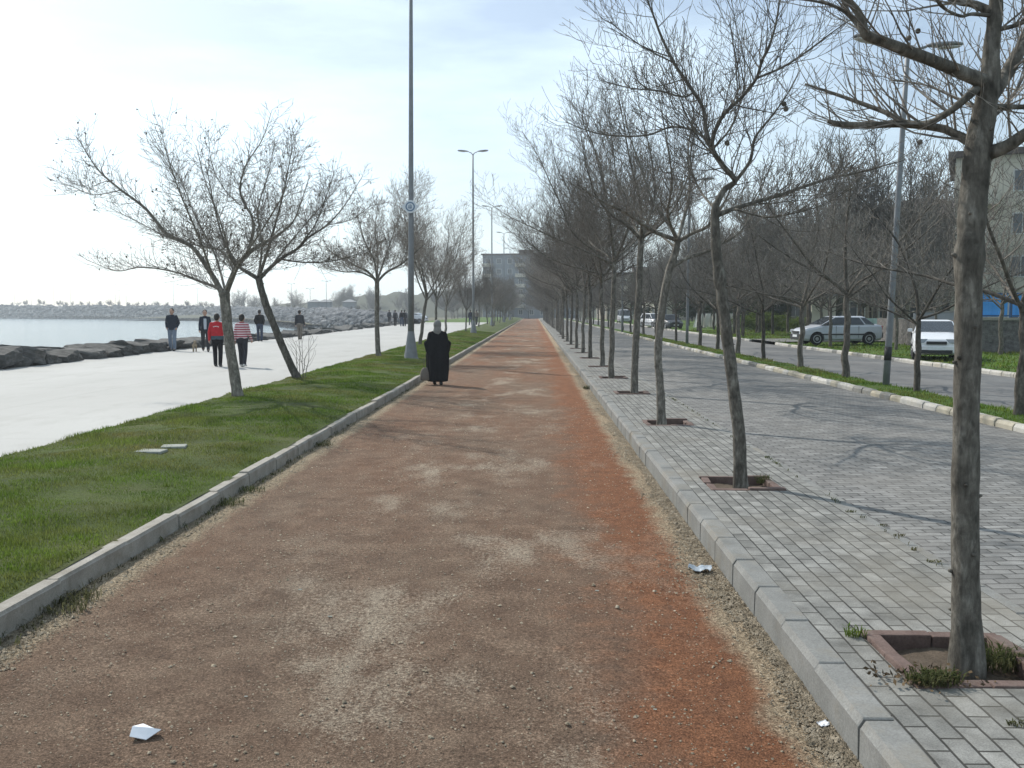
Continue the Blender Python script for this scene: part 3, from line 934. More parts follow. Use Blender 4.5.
def auto_tree(seed, H=7.0, fork=2.9, spread=1.0, r0=0.075, lean=0.03, nl=5, leaves=0.0, rmin=0.0035, mats=('bark', 'twig'), dens=(0, 6.8, 7.0, 6.0), lvl=3, tall=False):
    r_ = random.Random(seed)
    tb = MB()
    lx, ly = r_.uniform(-lean, lean) * fork, r_.uniform(-lean, lean) * fork
    n = 7
    pts = [Vector((lx * (i / n) ** 1.3 + r_.gauss(0, .02) * (i > 0), ly * (i / n) ** 1.3 + r_.gauss(0, .02) * (i > 0), -0.12 + (fork + .12) * i / n)) for i in range(n + 1)]
    rad = [r0 * (1.28 if i == 0 else 1) * (1 - .28 * i / n) for i in range(n + 1)]
    q, ro = catmull(pts, rad, 4)
    k = r_.uniform(.5, .8) * fork
    ro = [x * (1 + .16 * math.exp(-((p.z - k) / .08) ** 2)) for x, p in zip(ro, q)]
    tb.tube(q, ro, 12, 0, True, 0.14, seed)
    top = pts[-1]
    g = Grow(seed + 500, rmin=rmin, leaves=leaves, dens=dens, maxl=lvl)
    rest = H - fork
    az = r_.uniform(0, 2 * PI)
    for i in range(nl + 1):
        lead = (i == nl)
        start = top.lerp(pts[-2], r_.uniform(0, .9) if not lead else 0)
        az += 2 * PI / nl + r_.uniform(-.4, .4)
        el = R(r_.uniform(16, 46)) if not lead else R(80)
        if tall: el = R(r_.uniform(48, 68)) if not lead else R(84)
        L = rest * (.92 if lead else r_.uniform(.75, 1.0))
        d = Vector((math.cos(az) * math.cos(el), math.sin(az) * math.cos(el), math.sin(el)))
        lp, lr = [start], [rad[-1] * (0.72 if lead else r_.uniform(.48, .66))]
        p = start
        for j in range(6):
            d = Vector((d.x * spread + r_.gauss(0, .16), d.y * spread + r_.gauss(0, .16), d.z + r_.gauss(0, .10) + .05)).normalized()
            p = p + d * L / 6
            lp.append(p.copy()); lr.append(max(.006, lr[0] * (1 - .85 * (j + 1) / 6)))
        qp, qr = limb_into(tb, lp, lr, 7, seed + i)
        g.sprout(qp, qr, dirs_of(qp), L, 0, 0.14, 1.0, 0.15, rest * 0.46)
        g.shoots(qp, qr, dirs_of(qp), L * 4, .35, 1.0, .3, .6)
    return tb.mesh('trunk', M[mats[0]], True), g.mb.mesh('crown', [M[mats[1]], M['leaf_dry']])


def make_proto(*a, **k): return auto_tree(*a, **k)


def plant(proto, loc, rz, sc, label, cat='tree', group=None, name='plane_tree', parts=True):
    t = thing(name, label, cat, loc, rz, group)
    t.scale = (sc, sc, sc) if not hasattr(sc, '__len__') else sc
    for nm, me in zip(('trunk', 'crown'), proto):
        o = bpy.data.objects.new(nm, me); COL.objects.link(o); o.parent = t
    return t


# hero trees --------------------------------------------------------
GROW_ROW = 'bare plane trees along the block pavement'
hero_tree('bare plane tree closest to the camera, thick trunk in a weedy brick pit', (968, 668), 4.30,
          [(968, 676, .078), (967, 640, .072), (966, 600, .064), (965, 520, .061), (966, 430, .058), (968, 340, .058), (969, 260, .059), (971, 230, .055),
           (973, 200, .060), (978, 150, .060), (985, 110, .050), (990, 78, .044), (991, 52, .036), (994, 26, .033), (996, 0, .030), (996, -50, .024), (1000, -120, .014)],
          [[(988, 84, .036), (965, 74, .029, -.04), (941, 64, .027, -.08), (908, 51, .025, -.12), (879, 40, .023, -.16), (865, 33, .022, -.18), (858, 12, .017, -.2), (842, -6, .014, -.2), (815, -40, .007, -.25)],
           [(865, 33, .014, -.18), (845, 12, .008, -.15), (820, 2, .006, -.1), (780, -3, .004, 0)],
           [(984, 152, .034), (970, 142, .024, .05), (955, 134, .020, .1), (939, 128, .019, .15), (905, 124, .018, .2), (871, 125, .016, .22), (840, 124, .014, .25), (828, 121, .010, .25)],
           [(977, 88, .022), (966, 98, .018, -.05), (949, 112, .015, -.03), (928, 123, .014, .08), (905, 122, .013, .2), (887, 113, .012, .3), (863, 104, .011, .4), (838, 95, .009, .5), (805, 84, .005, .6)],
           [(989, 98, .036), (1004, 78, .032, .06), (1017, 55, .030, .1), (1030, 33, .027, .15), (1060, -25, .018, .25), (1085, -80, .008, .3)],
           [(985, 155, .036), (1007, 146, .029, -.08), (1027, 133, .026, -.14), (1060, 112, .019, -.2), (1100, 80, .010, -.3)],
           [(992, 106, .014), (1022, 107, .012, .12), (1070, 104, .007, .2)],
           [(992, 12, .022), (973, 4, .017, .06), (957, 1, .014, .1), (933, -14, .010, .14), (900, -50, .005, .2)],
           [(992, 16, .010), (972, 14, .008, -.05), (960, 16, .007, -.1), (941, 6, .006, -.14), (932, -10, .004, -.16)],
           [(995, 30, .011), (1022, 23, .009, -.1), (1060, 0, .005, -.2)],
           [(986, 112, .010), (960, 100, .007, .3), (925, 85, .005, .6), (890, 80, .004, .8)],
           [(988, 120, .012), (1010, 100, .009, .5), (1030, 60, .006, .9), (1040, 10, .004, 1.1)]],
          21, ZPAV - .05, 0.78, GROW_ROW, 2.0, knots=((1.98, .16), (2.13, .10), (.95, .05)), rmin=.0020, balls=((918, 31), (909, 38), (920, 142)))
hero_tree('second bare plane tree along the pavement, its trunk leaning left above a brick pit', (741, 484), 8.80,
          [(741, 488, .070), (740, 470, .066), (739, 434, .060), (733, 384, .056), (728, 344, .055), (723, 305, .055), (720, 280, .052), (717, 258, .047), (715.5, 239, .045), (715, 214, .042), (716, 203, .034)],
          [[(715, 208, .034), (724, 190, .029), (735, 181, .026), (724, 167, .026, .05), (712, 149, .024, .1), (706, 129, .020, .14), (703, 108, .018, .18), (689, 85, .017, .2), (674, 63, .015, .3), (662, 38, .013, .35), (654, 17, .010, .4), (645, -8, .007, .45), (636, -50, .004, .5)],
           [(735, 182, .020), (750, 161, .014, -.1), (755, 138, .012, -.15), (771, 117, .009, -.2), (785, 98, .006, -.25), (800, 70, .004, -.3)],
           [(711, 147, .020, .1), (717, 126, .018, 0), (727, 111, .017, -.06), (742, 97, .016, -.12), (756, 79, .014, -.2), (762, 61, .013, -.22), (771, 41, .011, -.25), (777, 18, .009, -.28), (781, -10, .007, -.3), (790, -60, .004, -.3)],
           [(757, 78, .012, -.2), (783, 67, .010, -.3), (809, 50, .008, -.4), (830, 34, .006, -.5), (853, 18, .004, -.6)],
           [(716, 215, .028), (736, 208, .021, .1), (759, 201, .019, .2), (780, 195, .018, .3), (809, 185, .015, .4), (835, 177, .012, .5), (860, 172, .010, .6), (905, 160, .005, .8)],
           [(735, 209, .012), (765, 217, .008, -.2), (791, 214, .006, -.4), (825, 205, .004, -.6)],
           [(706, 139, .013, .1), (692, 130, .011, .2), (671, 127, .010, .3), (648, 135, .0095, .4), (619, 136, .008, .55), (592, 132, .006, .7), (566, 122, .004, .8)],
           [(694, 92, .011, .2), (683, 97, .009, 0), (660, 91, .008, -.2), (630, 88, .006, -.4), (600, 80, .004, -.5)],
           [(735, 182, .013), (720, 160, .009, -.4), (700, 140, .007, -.8), (680, 100, .005, -1.0), (668, 60, .004, -1.1)],
           [(716, 210, .014), (700, 190, .010, .5), (690, 160, .008, .9), (700, 110, .005, 1.2), (705, 60, .004, 1.3)],
           [(712, 150, .012, .1), (735, 120, .009, .5), (745, 70, .006, .8), (735, 20, .004, .9), (725, -40, .003, 1)],
           [(674, 63, .008, .3), (640, 45, .006, .2), (610, 22, .004, .1)]],
          22, ZPAV - .05, 1.15, GROW_ROW, 1.5, knots=((2.02, .16), (2.1, .1), (1.2, .05)), rmin=.0026, balls=((784, 104), (786, 109), (727, 143)))
hero_tree('third bare plane tree along the pavement, trunk bending right to a low heavy limb', (662, 422), 13.7,
          [(662, 426, .072), (661, 405, .066), (660, 385, .060), (658, 356, .058), (660, 326, .057), (664, 296, .056), (669, 272, .055), (675, 254, .050), (678, 240, .046)],
          [[(670, 268, .034), (687, 258, .028), (705, 252, .025, .1), (720, 245, .021, .2), (740, 232, .016, .3), (752, 212, .012, .4), (765, 180, .006, .5)],
           [(678, 241, .034), (669, 224, .028), (660, 212, .024, .1), (650, 195, .020, .2), (640, 165, .015, .3), (628, 130, .009, .4), (620, 90, .004, .4)],
           [(679, 241, .030), (693, 233, .024, -.2), (705, 228, .021, -.3), (716, 216, .018, -.4), (730, 190, .012, -.6), (742, 150, .006, -.8)],
           [(677, 240, .034), (657, 233, .028, -.2), (642, 224, .024, -.4), (624, 212, .019, -.6), (600, 200, .013, -.8), (578, 185, .006, -1)],
           [(678, 240, .030), (684, 218, .026, .3), (690, 190, .021, .6), (688, 150, .014, .8), (694, 105, .008, 1), (690, 60, .004, 1)],
           [(678, 241, .024), (668, 215, .019, -.6), (672, 180, .014, -1), (665, 130, .009, -1.2), (655, 80, .005, -1.3)],
           [(676, 248, .020), (650, 225, .015, .8), (625, 195, .010, 1.4), (605, 150, .006, 1.8), (598, 110, .004, 2)]],
          23, ZPAV - .05, 1.25, GROW_ROW, 1.2, knots=((2.4, .08), (1.5, .05)), rmin=.0032)
hero_tree('fourth plane tree along the pavement, straight trunk ending in a pale sawn stub', (635, 392), 18.8,
          [(634.5, 395, .078), (634.5, 380, .074), (635, 362, .070), (636.5, 329, .068), (639, 290, .064), (640, 260, .062), (642, 233, .058), (643, 226, .056)],
          [[(641, 240, .040), (628, 226, .030, -.3), (612, 215, .024, -.5), (596, 195, .018, -.8), (585, 160, .010, -1), (580, 125, .005, -1)],
           [(642, 236, .040), (650, 215, .032, .2), (655, 190, .025, .4), (650, 150, .017, .6), (640, 110, .009, .8), (636, 70, .005, .8)],
           [(642, 238, .034), (660, 225, .025, -.5), (676, 205, .018, -.8), (690, 170, .010, -1), (696, 130, .005, -1)],
           [(641, 240, .032), (630, 215, .024, .9), (618, 185, .017, 1.5), (612, 140, .010, 1.9), (608, 100, .005, 2)],
           [(642, 238, .030), (640, 200, .023, -1), (630, 160, .016, -1.5), (622, 115, .009, -1.7), (615, 80, .005, -1.8)]],
          24, ZPAV - .05, 1.4, GROW_ROW, 1.15, knots=((1.2, .04),), rmin=.0038)
VG = 'bare trees along the grass verge'
hero_tree('widest bare umbrella-shaped tree on the verge, upright trunk nearest the promenade edge', (235, 398), 18.0,
          [(238, 400, .115), (237, 392, .106), (232.5, 363, .100), (228, 330, .098), (225, 300, .100), (224, 292, .098)],
          [[(222, 293, .060), (212.5, 276, .050), (192, 247, .040, -.1), (167, 234, .034, -.2), (146, 209, .027, -.3), (121, 190, .021, -.4), (100, 172, .015, -.5), (88, 155, .010, -.5), (79, 140, .005, -.6)],
           [(221, 294, .040), (217, 288, .032), (196, 280, .022, .2), (175, 272, .017, .4), (142, 267, .013, .6), (117, 271, .009, .8), (92, 262, .005, 1)],
           [(226, 293, .064), (231, 280, .056), (238, 265, .050), (251, 251, .044, .1), (264, 243, .036, .2), (278, 235, .028, .3), (292, 223, .020, .4), (299, 208, .012, .5), (310, 175, .006, .6)],
           [(236, 266, .030), (229, 255, .025, -.3), (226, 240, .020, -.5), (218, 215, .015, -.7), (205, 180, .010, -.8), (196, 145, .005, -.8)],
           [(248, 253, .036), (253, 233, .030, -.1), (252, 217, .025, -.2), (244, 203, .022, -.2), (240, 188, .018, -.3), (246, 165, .013, -.3), (262, 140, .008, -.4), (272, 110, .004, -.4)],
           [(234, 270, .028), (221, 251, .022, .6), (200, 246, .018, .9), (170, 238, .013, 1.2), (138, 222, .009, 1.5), (110, 208, .005, 1.7)],
           [(240, 205, .013, -.2), (225, 190, .010, .3), (212, 165, .007, .5), (208, 130, .004, .6)],
           [(212, 275, .026), (200, 240, .020, -.9), (185, 205, .014, -1.4), (170, 165, .009, -1.7), (160, 125, .004, -1.9)],
           [(226, 290, .028), (240, 262, .020, -1.1), (262, 230, .014, -1.7), (285, 190, .008, -2.1), (296, 150, .004, -2.3)],
           [(121, 190, .010, -.4), (95, 195, .008, -.2), (80, 190, .006, 0), (66, 184, .004, .2)],
           [(225, 290, .026), (215, 255, .019, 1.2), (195, 215, .013, 1.9), (178, 175, .008, 2.3), (150, 140, .004, 2.6)]],
          31, zverge(-5.9, 18) - .02, 1.15, VG, 2.1, trop=.045, knots=((2.02, .08),), leaves=.03, rmin=.0036, dens=(0, 7.0, 7.0, 5.5))
hero_tree('bare verge tree whose trunk slants left, with a whippy sucker beside its foot', (299, 380), 22.8,
          [(299, 382, .105), (294, 372, .096), (284, 350, .092), (274, 325, .090), (266, 305, .090), (261.5, 290, .086), (258.6, 278, .082)],
          [[(259, 279, .058), (270, 268, .048), (282, 258, .040), (297, 249, .034, .1), (309, 237, .028, .2), (327, 225, .020, .3), (345, 205, .012, .4), (360, 180, .006, .5)],
           [(257, 278, .056), (247, 272, .046), (239, 266, .038, .2), (226, 245, .028, .4), (218, 222, .021, .6), (212, 195, .014, .8), (205, 160, .006, 1)],
           [(259, 277, .044), (268, 250, .034, -.4), (275, 225, .026, -.6), (283, 195, .018, -.8), (290, 160, .010, -1), (294, 135, .005, -1)],
           [(280, 259, .026), (300, 262, .019, -.5), (325, 262, .013, -.8), (352, 256, .008, -1.1), (375, 245, .004, -1.3)],
           [(297, 249, .022), (315, 225, .016, -.6), (325, 200, .011, -.9), (335, 170, .006, -1.1)],
           [(258, 278, .034), (262, 245, .026, 1), (258, 210, .019, 1.6), (268, 175, .012, 2), (275, 140, .005, 2.2)],
           [(327, 225, .012, .3), (350, 220, .009, .5), (372, 205, .005, .7)],
           [(270, 268, .026), (292, 240, .019, 1.3), (318, 210, .012, 2.1), (340, 185, .006, 2.6)]],
          32, zverge(-5.9, 22.8) - .02, 1.2, VG, 2.0, trop=.05, knots=((1.7, .08),), leaves=.075, rmin=.0045, dens=(0, 7.0, 7.0, 5.5))
hero_tree('small bare verge tree with a straight trunk just left of the tall lamp post', (378, 358), 33.6,
          [(379, 359, .105), (378, 350, .096), (377, 327, .088), (377, 298, .084), (377, 280, .084)],
          [[(376, 281, .05), (368, 272, .042), (352, 264, .034, .2), (337, 256, .024, .4), (325, 246, .012, .6)],
           [(378, 281, .05), (387, 272, .042, .2), (400, 265, .034, .4), (410, 257, .024, .6), (425, 244, .012, .8)],
           [(377, 281, .04), (374, 260, .03, -.4), (364, 240, .021, -.8), (358, 215, .010, -1)],
           [(377, 281, .04), (385, 258, .030, .8), (392, 238, .021, 1.4), (400, 215, .010, 1.8)],
           [(377, 280, .036), (360, 272, .026, -1.2), (345, 272, .018, -2), (325, 268, .009, -2.6)],
           [(377, 280, .034), (378, 255, .025, 1), (375, 230, .016, 1.5), (378, 205, .008, 1.8)],
           [(400, 265, .018, .4), (408, 245, .013, .2), (405, 225, .007, 0)]],
          33, zverge(-5.8, 33.6) - .02, 1.5, VG, 1.5, leaves=.09, rmin=.006)

# sucker shoots beside the slanting verge tree
g = Grow(77, rmin=.004, dens=(0, 4, 4, 4), maxl=1, trop=.12)
for dx in (0, .05, -.06, -.15, .02):
    g.branch(Vector((dx, 0, 0)), Vector((dx * 2, 0, 1)).normalized(), 1.0 + rng.random() * .45, .012, 0)
sk = thing('sapling', 'thin whitish sucker sapling at the foot of the slanting verge tree', 'sapling', (P(303, 380, 22.6).x, 22.6, zverge(-5.8, 22.6)))
g.mb.build('stem', M['twig'], sk)

# repeated trees ----------------------------------------------------
PR = [make_proto(s_, H=h, fork=f, r0=r0, nl=n_) for s_, h, f, r0, n_ in
      ((101, 7.5, 2.9, .075, 7), (102, 7.4, 3.1, .070, 8), (103, 7.8, 2.8, .078, 7), (104, 7.1, 3.0, .068, 6), (105, 7.6, 3.2, .074, 8))]
PV = [make_proto(s_, H=h, fork=f, r0=.085, nl=5, tall=True, leaves=.03, rmin=.005, dens=(0, 6, 6.5, 5.5)) for s_, h, f in ((111, 7.8, 2.3), (112, 7.2, 2.6), (113, 6.6, 2.2))]
PM = [make_proto(s_, H=h, fork=f, r0=r0, nl=n_, mats=('bark_dark', 'twig'), rmin=.0048, dens=(0, 4.4, 4.8, 4.5)) for s_, h, f, r0, n_ in
      ((121, 6.4, 1.9, .085, 5), (122, 6.8, 2.2, .095, 5), (123, 5.6, 1.8, .075, 4))]
PF = [make_proto(s_, H=h, fork=f, r0=.12, nl=6, mats=('bark_dark', 'twig'), rmin=.013, dens=(0, 3.6, 4.2, 4), tall=t_) for s_, h, f, t_ in
      ((131, 9, 2.6, True), (132, 8, 2.4, False), (133, 10.5, 3, True))]

# pixel x of the trunk foot for trees seen one by one
foot = {4: 612.3, 5: 602, 6: 590.5, 7: 583, 8: 576, 9: 571, 10: 567, 11: 563}
for i, y in enumerate(ROW_Y):
    if i < 4: continue
    x = P(foot[i], 350, y).x if i in foot else ROW_X + rng.uniform(-.08, .08)
    sc = rng.uniform(.93, 1.06)
    t = plant(PR[i % 5] if i < 25 else PF[i % 3], (x, y, ZPAV - .05), rng.uniform(0, 6.28), sc if i < 25 else sc * .74,
              ('%s bare plane tree from the camera along the block pavement' % ORD[i]) if i < 16 else 'bare plane tree far down the long pavement row beside the red path',
              'tree', GROW_ROW)
left_far = [((420, 346), 45), ((436, 340), 53), ((445, 336), 61), ((466, 332), 74), ((479, 327), 92)]
for i, ((px, py), D) in enumerate(left_far):
    x = P(px, py, D).x
    t = plant(PV[i % 3], (x, D, zverge(-5.8, D) - .04), rng.uniform(0, 6.28), (1.1, .98, 1.0, .8, .85)[i],
              ['tall thin bare verge tree just right of the tall lamp post', 'second slender verge tree beyond the tall lamp post', 'third slender verge tree beyond the tall lamp post, above the woman in black',
               'short bare verge tree left of the second lamp post', 'bare verge tree just past the second lamp post'][i], 'tree', VG, 'bare_tree')
    if i == 0: t.rotation_euler = (0, R(7), 0)
    if i == 2: t.rotation_euler = (0, R(6), 0.4)
for i in range(16):
    y = 99 + i * 6.5
    plant(PV[i % 3] if i < 5 else PF[i % 3], (-5.0 + rng.uniform(-.9, .6), y, .2), rng.uniform(0, 6.28), rng.uniform(.75, .95) * (1 if i < 5 else .8),
          'bare tree in the distant part of the verge row, beside the far lamp posts', 'tree', VG, 'bare_tree')
MG = 'bare trees on the median strip'
med = [(1019, 14.4, 0, .95), (917, 18.5, 2, .86), (845, 22.6, 1, .95), (799, 27, 0, 1.0), (763, 31, 2, .95), (737, 35.4, 1, .95), (717, 39, 0, .95),
       (699, 44, 1, .95), (675.5, 51, 2, 1), (655, 58, 0, 1), (643, 66, 1, 1)]
for i, (px, D, k, sc) in enumerate(med):
    x = P(px, 390, D).x
    t = plant(PM[k], (x, D, ZLAWN - .04), (1.2, 4.0, 0.3, 2.2, 5.2, 3.1, .6, 2.7, 4.4, 1.7, 5.8)[i], sc,
              ['right-hand bare median tree with a curving dark trunk, before the blue fence', 'short bare median tree just left of the white car', 'stout dark median tree in front of the grey hatchback',
               'slim dark median tree by the bonnet of the grey hatchback'][i] if i < 4 else '%s bare tree from the camera on the grassy median' % ORD[i], 'tree', MG, 'bare_tree')
    if i == 0: t.rotation_euler = (0, R(-6), 1.2)
for i in range(14):
    y = 73 + i * 7.5
    plant(PM[i % 3] if i < 4 else PF[i % 3], (7.6 + rng.uniform(-.2, .2), y, ZLAWN - .05), rng.uniform(0, 6.28), 1.0 if i < 4 else .75,
          'bare tree in the far end of the median row', 'tree', MG, 'bare_tree')
# park and roadside trees behind the second road
prk = random.Random(42)
PG = 'bare trees massed behind the second road'
spots = [(17.5, 54.5), (19.2, 62), (24, 60), (27, 65), (31, 72), (21.5, 58), (29, 69), (25, 70), (13.4, 41.5), (15.2, 38.6), (14.1, 47.0), (13.0, 57), (14.3, 63), (16.5, 68), (13.2, 74), (18.2, 58), (17.2, 34.0), (20.5, 47), (18.5, 44)]
while len(spots) < 112:
    x, y = prk.uniform(13.2, 60), 54 + 100 * prk.random() ** 1.3
    if x < 13.5 + (y - 50) * .03 or 71 < y < 78 and x < 26: continue
    if x / y > .455 and y < 84: continue
    if x > 15 + y * .55 or (x > 33 and y < 62): continue
    spots.append((x, y))
for i, (x, y) in enumerate(spots):
    near = 8 <= i < 19
    plant((PM if near else PF)[i % 3], (x, y, ZLAWN - .1), prk.uniform(0, 6.28), prk.uniform(.85, 1.1) if near else prk.uniform(.8, 1.2),
          'bare tree on the lawn near the parked grey hatchback' if near else 'bare tree in the brown wooded mass behind the second road', 'tree', PG, 'bare_tree')
FG = 'bare trees closing the far end of the path'
for i in range(50):
    y = prk.uniform(205, 300); x = prk.uniform(-22, 26)
    if -4.2 < x < 2.2 and y < 235: continue
    plant(PF[i % 3], (x, y, -.1), prk.uniform(0, 6.28), prk.uniform(.7, 1.1), 'bare tree in the hazy wood at the end of the red path', 'tree', FG, 'bare_tree')


# evergreens and hedges ---------------------------------------------
def leaf_crown(seed, H, rad, z0, n, size, mat, shape='cone', clumps=60):
    r_ = random.Random(seed)
    cl = []
    for _ in range(clumps):
        t = r_.random() ** .8
        if shape == 'cone': rr = rad * (1 - t) ** .7 * r_.uniform(.55, 1.0) + .15
        elif shape == 'hedge': rr = rad * r_.uniform(.3, 1)
        else: rr = rad * math.sqrt(max(0.02, 1 - (2 * t - 1) ** 2)) * r_.uniform(.55, 1.05)
        a = r_.uniform(0, 2 * PI)
        cl.append((Vector((rr * math.cos(a), rr * math.sin(a), z0 + t * (H - z0))), r_.uniform(.3, .62) * rad * .55))
    V, F = [], []
    for i in range(n):
        c, cr = r_.choice(cl)
        p = c + Vector((r_.gauss(0, cr * .6), r_.gauss(0, cr * .6), r_.gauss(0, cr * .5)))
        a = Vector((r_.gauss(0, 1), r_.gauss(0, 1), r_.gauss(0, .7))).normalized() * size * r_.uniform(.5, 1.3)
        b = a.orthogonal().normalized() * a.length * .45
        k = len(V)
        V += [tuple(p - a), tuple(p + b), tuple(p + a), tuple(p - b)]
        F.append((k, k + 1, k + 2, k + 3))
    return tri_mesh('crown', V, F, [mat])


tm = MB(); tm.tube([(0, 0, -.1), (0.03, 0, 1.5), (0, .04, 4), (0, 0, 7)], [.2, .16, .11, .04], 9)
EV_TR = tm.mesh('trunk', M['bark_dark'], True)
EV = [leaf_crown(s_, 8.5, 2.3, 1.4, 9000, .16, M['needle'], sh, 90) for s_, sh in ((1, 'round'), (2, 'cone'), (3, 'round'))]
for i, (x, y, s_) in enumerate([(17.5, 104, 1.0), (22, 110, 1.15), (27, 102, .95), (31, 96, 1.0), (36, 98, 1.1), (20.5, 88, .75), (41, 104, 1.2), (26.5, 120, 1.3), (15, 128, 1.1), (38, 78, .75), (33.5, 80, .7), (47, 95, 1.2)]):
    plant((EV_TR, EV[i % 3]), (x, y, .2), i * 1.3, s_ * .78, 'dark evergreen tree behind the bare trees of the park', 'tree', 'dark evergreens behind the park', 'evergreen_tree')
HB = [leaf_crown(60 + k, 1.5, 1.1, .2, 3500, .07, M['hedge'], 'round', 60) for k in range(2)]
tm = MB()
for k in range(5): tm.tube([(0, 0, -.05), (math.cos(k * 1.25) * .3, math.sin(k * 1.25) * .3, .7)], [.03, .015], 6)
HB_TR = tm.mesh('stem', M['bark_dark'])
for i, (px, D, s_) in enumerate([(756, 74, 1.0), (768, 76, .9), (782, 73, .8), (742, 82, .8), (800, 72, .7)]):
    g_ = P(px, 325, D)
    t = thing('shrub', 'yellow-green rounded shrub at the back of the lawn left of the grey hatchback', 'shrub', (g_.x, D, .3), i * 1.1, 'shrubs at the back of the lawn')
    t.scale = (s_ * 1.3, s_ * 1.1, s_)
    for nm, me in (('stem', HB_TR), ('foliage', HB[i % 2])):
        o = bpy.data.objects.new(nm, me); COL.objects.link(o); o.parent = t

# ------------------------------------------------------------------ tree pits
def pit_edging(x, y, label, seed):
    r_ = random.Random(seed)
    t = thing('tree_pit', label, 'tree pit', (x, y, ZPAV), 0, 'square brick pits round the pavement trees')
    mb = MB()
    w = .036
    for (cx, cy, hx, hy) in ((0, -PIT + w, PIT, w), (0, PIT - w, PIT, w), (-PIT + w, 0, w, PIT - 2 * w), (PIT - w, 0, w, PIT - 2 * w)):
        lx = hx > hy
        n = 2
        for k in range(n):
            f = -1 + (2 * k + 1) / n
            L = (hx if lx else hy) / n - .004
            rot = Matrix.Rotation(R(r_.uniform(-5, 5)), 3, 'Z') @ Matrix.Rotation(R(r_.uniform(-5, 5)), 3, 'X' if lx else 'Y')
            mb.box((cx + (f * hx if lx else r_.uniform(-.008, .004)), cy + (f * hy if not lx else r_.uniform(-.006, .006)), -.045 + r_.uniform(-.016, .012)),
                   (L if lx else w, L if not lx else w, .062), rot, 0, .008)
    mb.build('edging', M['pit'], t)
    s_ = MB()
    n = 8
    for i in range(n + 1):
        for j in range(n + 1):
            u, v = -1 + 2 * i / n, -1 + 2 * j / n
            s_.v.append((u * (PIT - .01), v * (PIT - .01), -.062 + .03 * mnoise.noise(Vector((u * 2 + seed, v * 2, 0)))))
    for i in range(n):
        for j in range(n):
            a = i * (n + 1) + j
            s_.f.append((a, a + n + 1, a + n + 2, a + 1)); s_.m.append(0)
    s_.build('soil', M['soil'], t, True)
    return t


for i, (y, x) in enumerate(pits):
    pit_edging(x, y, ['reddish brick tree pit with dry weeds round the nearest trunk', 'brick tree pit round the second pavement trunk'][i] if i < 2 else 'brick tree pit round the %s pavement trunk from the camera' % ORD[i], i)
for i, (c, n_, h, s_, lab, mt) in enumerate([
        ((1.80, 4.02, ZPAV + .01), 320, .06, .12, 'dark weed tuft spilling over the near corner of the first tree pit', 'weed'),
        ((2.22, 4.36, ZPAV - .05), 420, .11, .15, 'dry weed tuft behind the nearest trunk inside its pit', 'weed'),
        ((1.66, 4.62, ZPAV), 60, .06, .05, 'small green weed at the back left corner of the first tree pit', 'blade'),
        ((2.28, 9.0, ZPAV - .03), 70, .10, .07, 'weed tuft at the right of the second trunk in its pit', 'weed')]):
    mb = MB(); weed_mesh(mb, (0, 0, 0), n_, h, s_, random.Random(i))
    o = mb.build('weed_tuft', M[mt]); o.location = c
    tag(o, lab, 'weed')
mb = MB()
r_ = random.Random(19)
for _ in range(60):
    y = 5.5 + 14 * r_.random()
    weed_mesh(mb, (XE - .005 + r_.uniform(-.01, .01), y, ZPAV), r_.randint(3, 12), .03, .03, r_)
for (px, py) in ((883, 526), (899, 536), (934, 562), (1018, 725), (850, 512)):
    g_ = G(px, py, ZPAV); weed_mesh(mb, (g_.x, g_.y, ZPAV), 40, .02, .045, r_)
tag(mb.build('weeds', M['weed']), 'tiny weeds growing in the joints of the block pavement', 'weeds', kind='stuff')
# fallen leaves and husks near the first pit
mb = MB()
for _ in range(170):
    c = Vector((1.78 + r_.gauss(0, .11), 4.06 + r_.gauss(0, .07), ZPAV + .012 + r_.random() * .02))
    a = Vector((r_.gauss(0, 1), r_.gauss(0, 1), r_.gauss(0, .4))).normalized() * r_.uniform(.008, .02)
    b = a.orthogonal().normalized() * a.length * .5
    mb.quad(c - a, c + b, c + a, c - b)
tag(mb.build('leaf_litter', M['leaf_dry']), 'dry leaf litter at the corner of the nearest tree pit', 'leaf litter', kind='stuff')

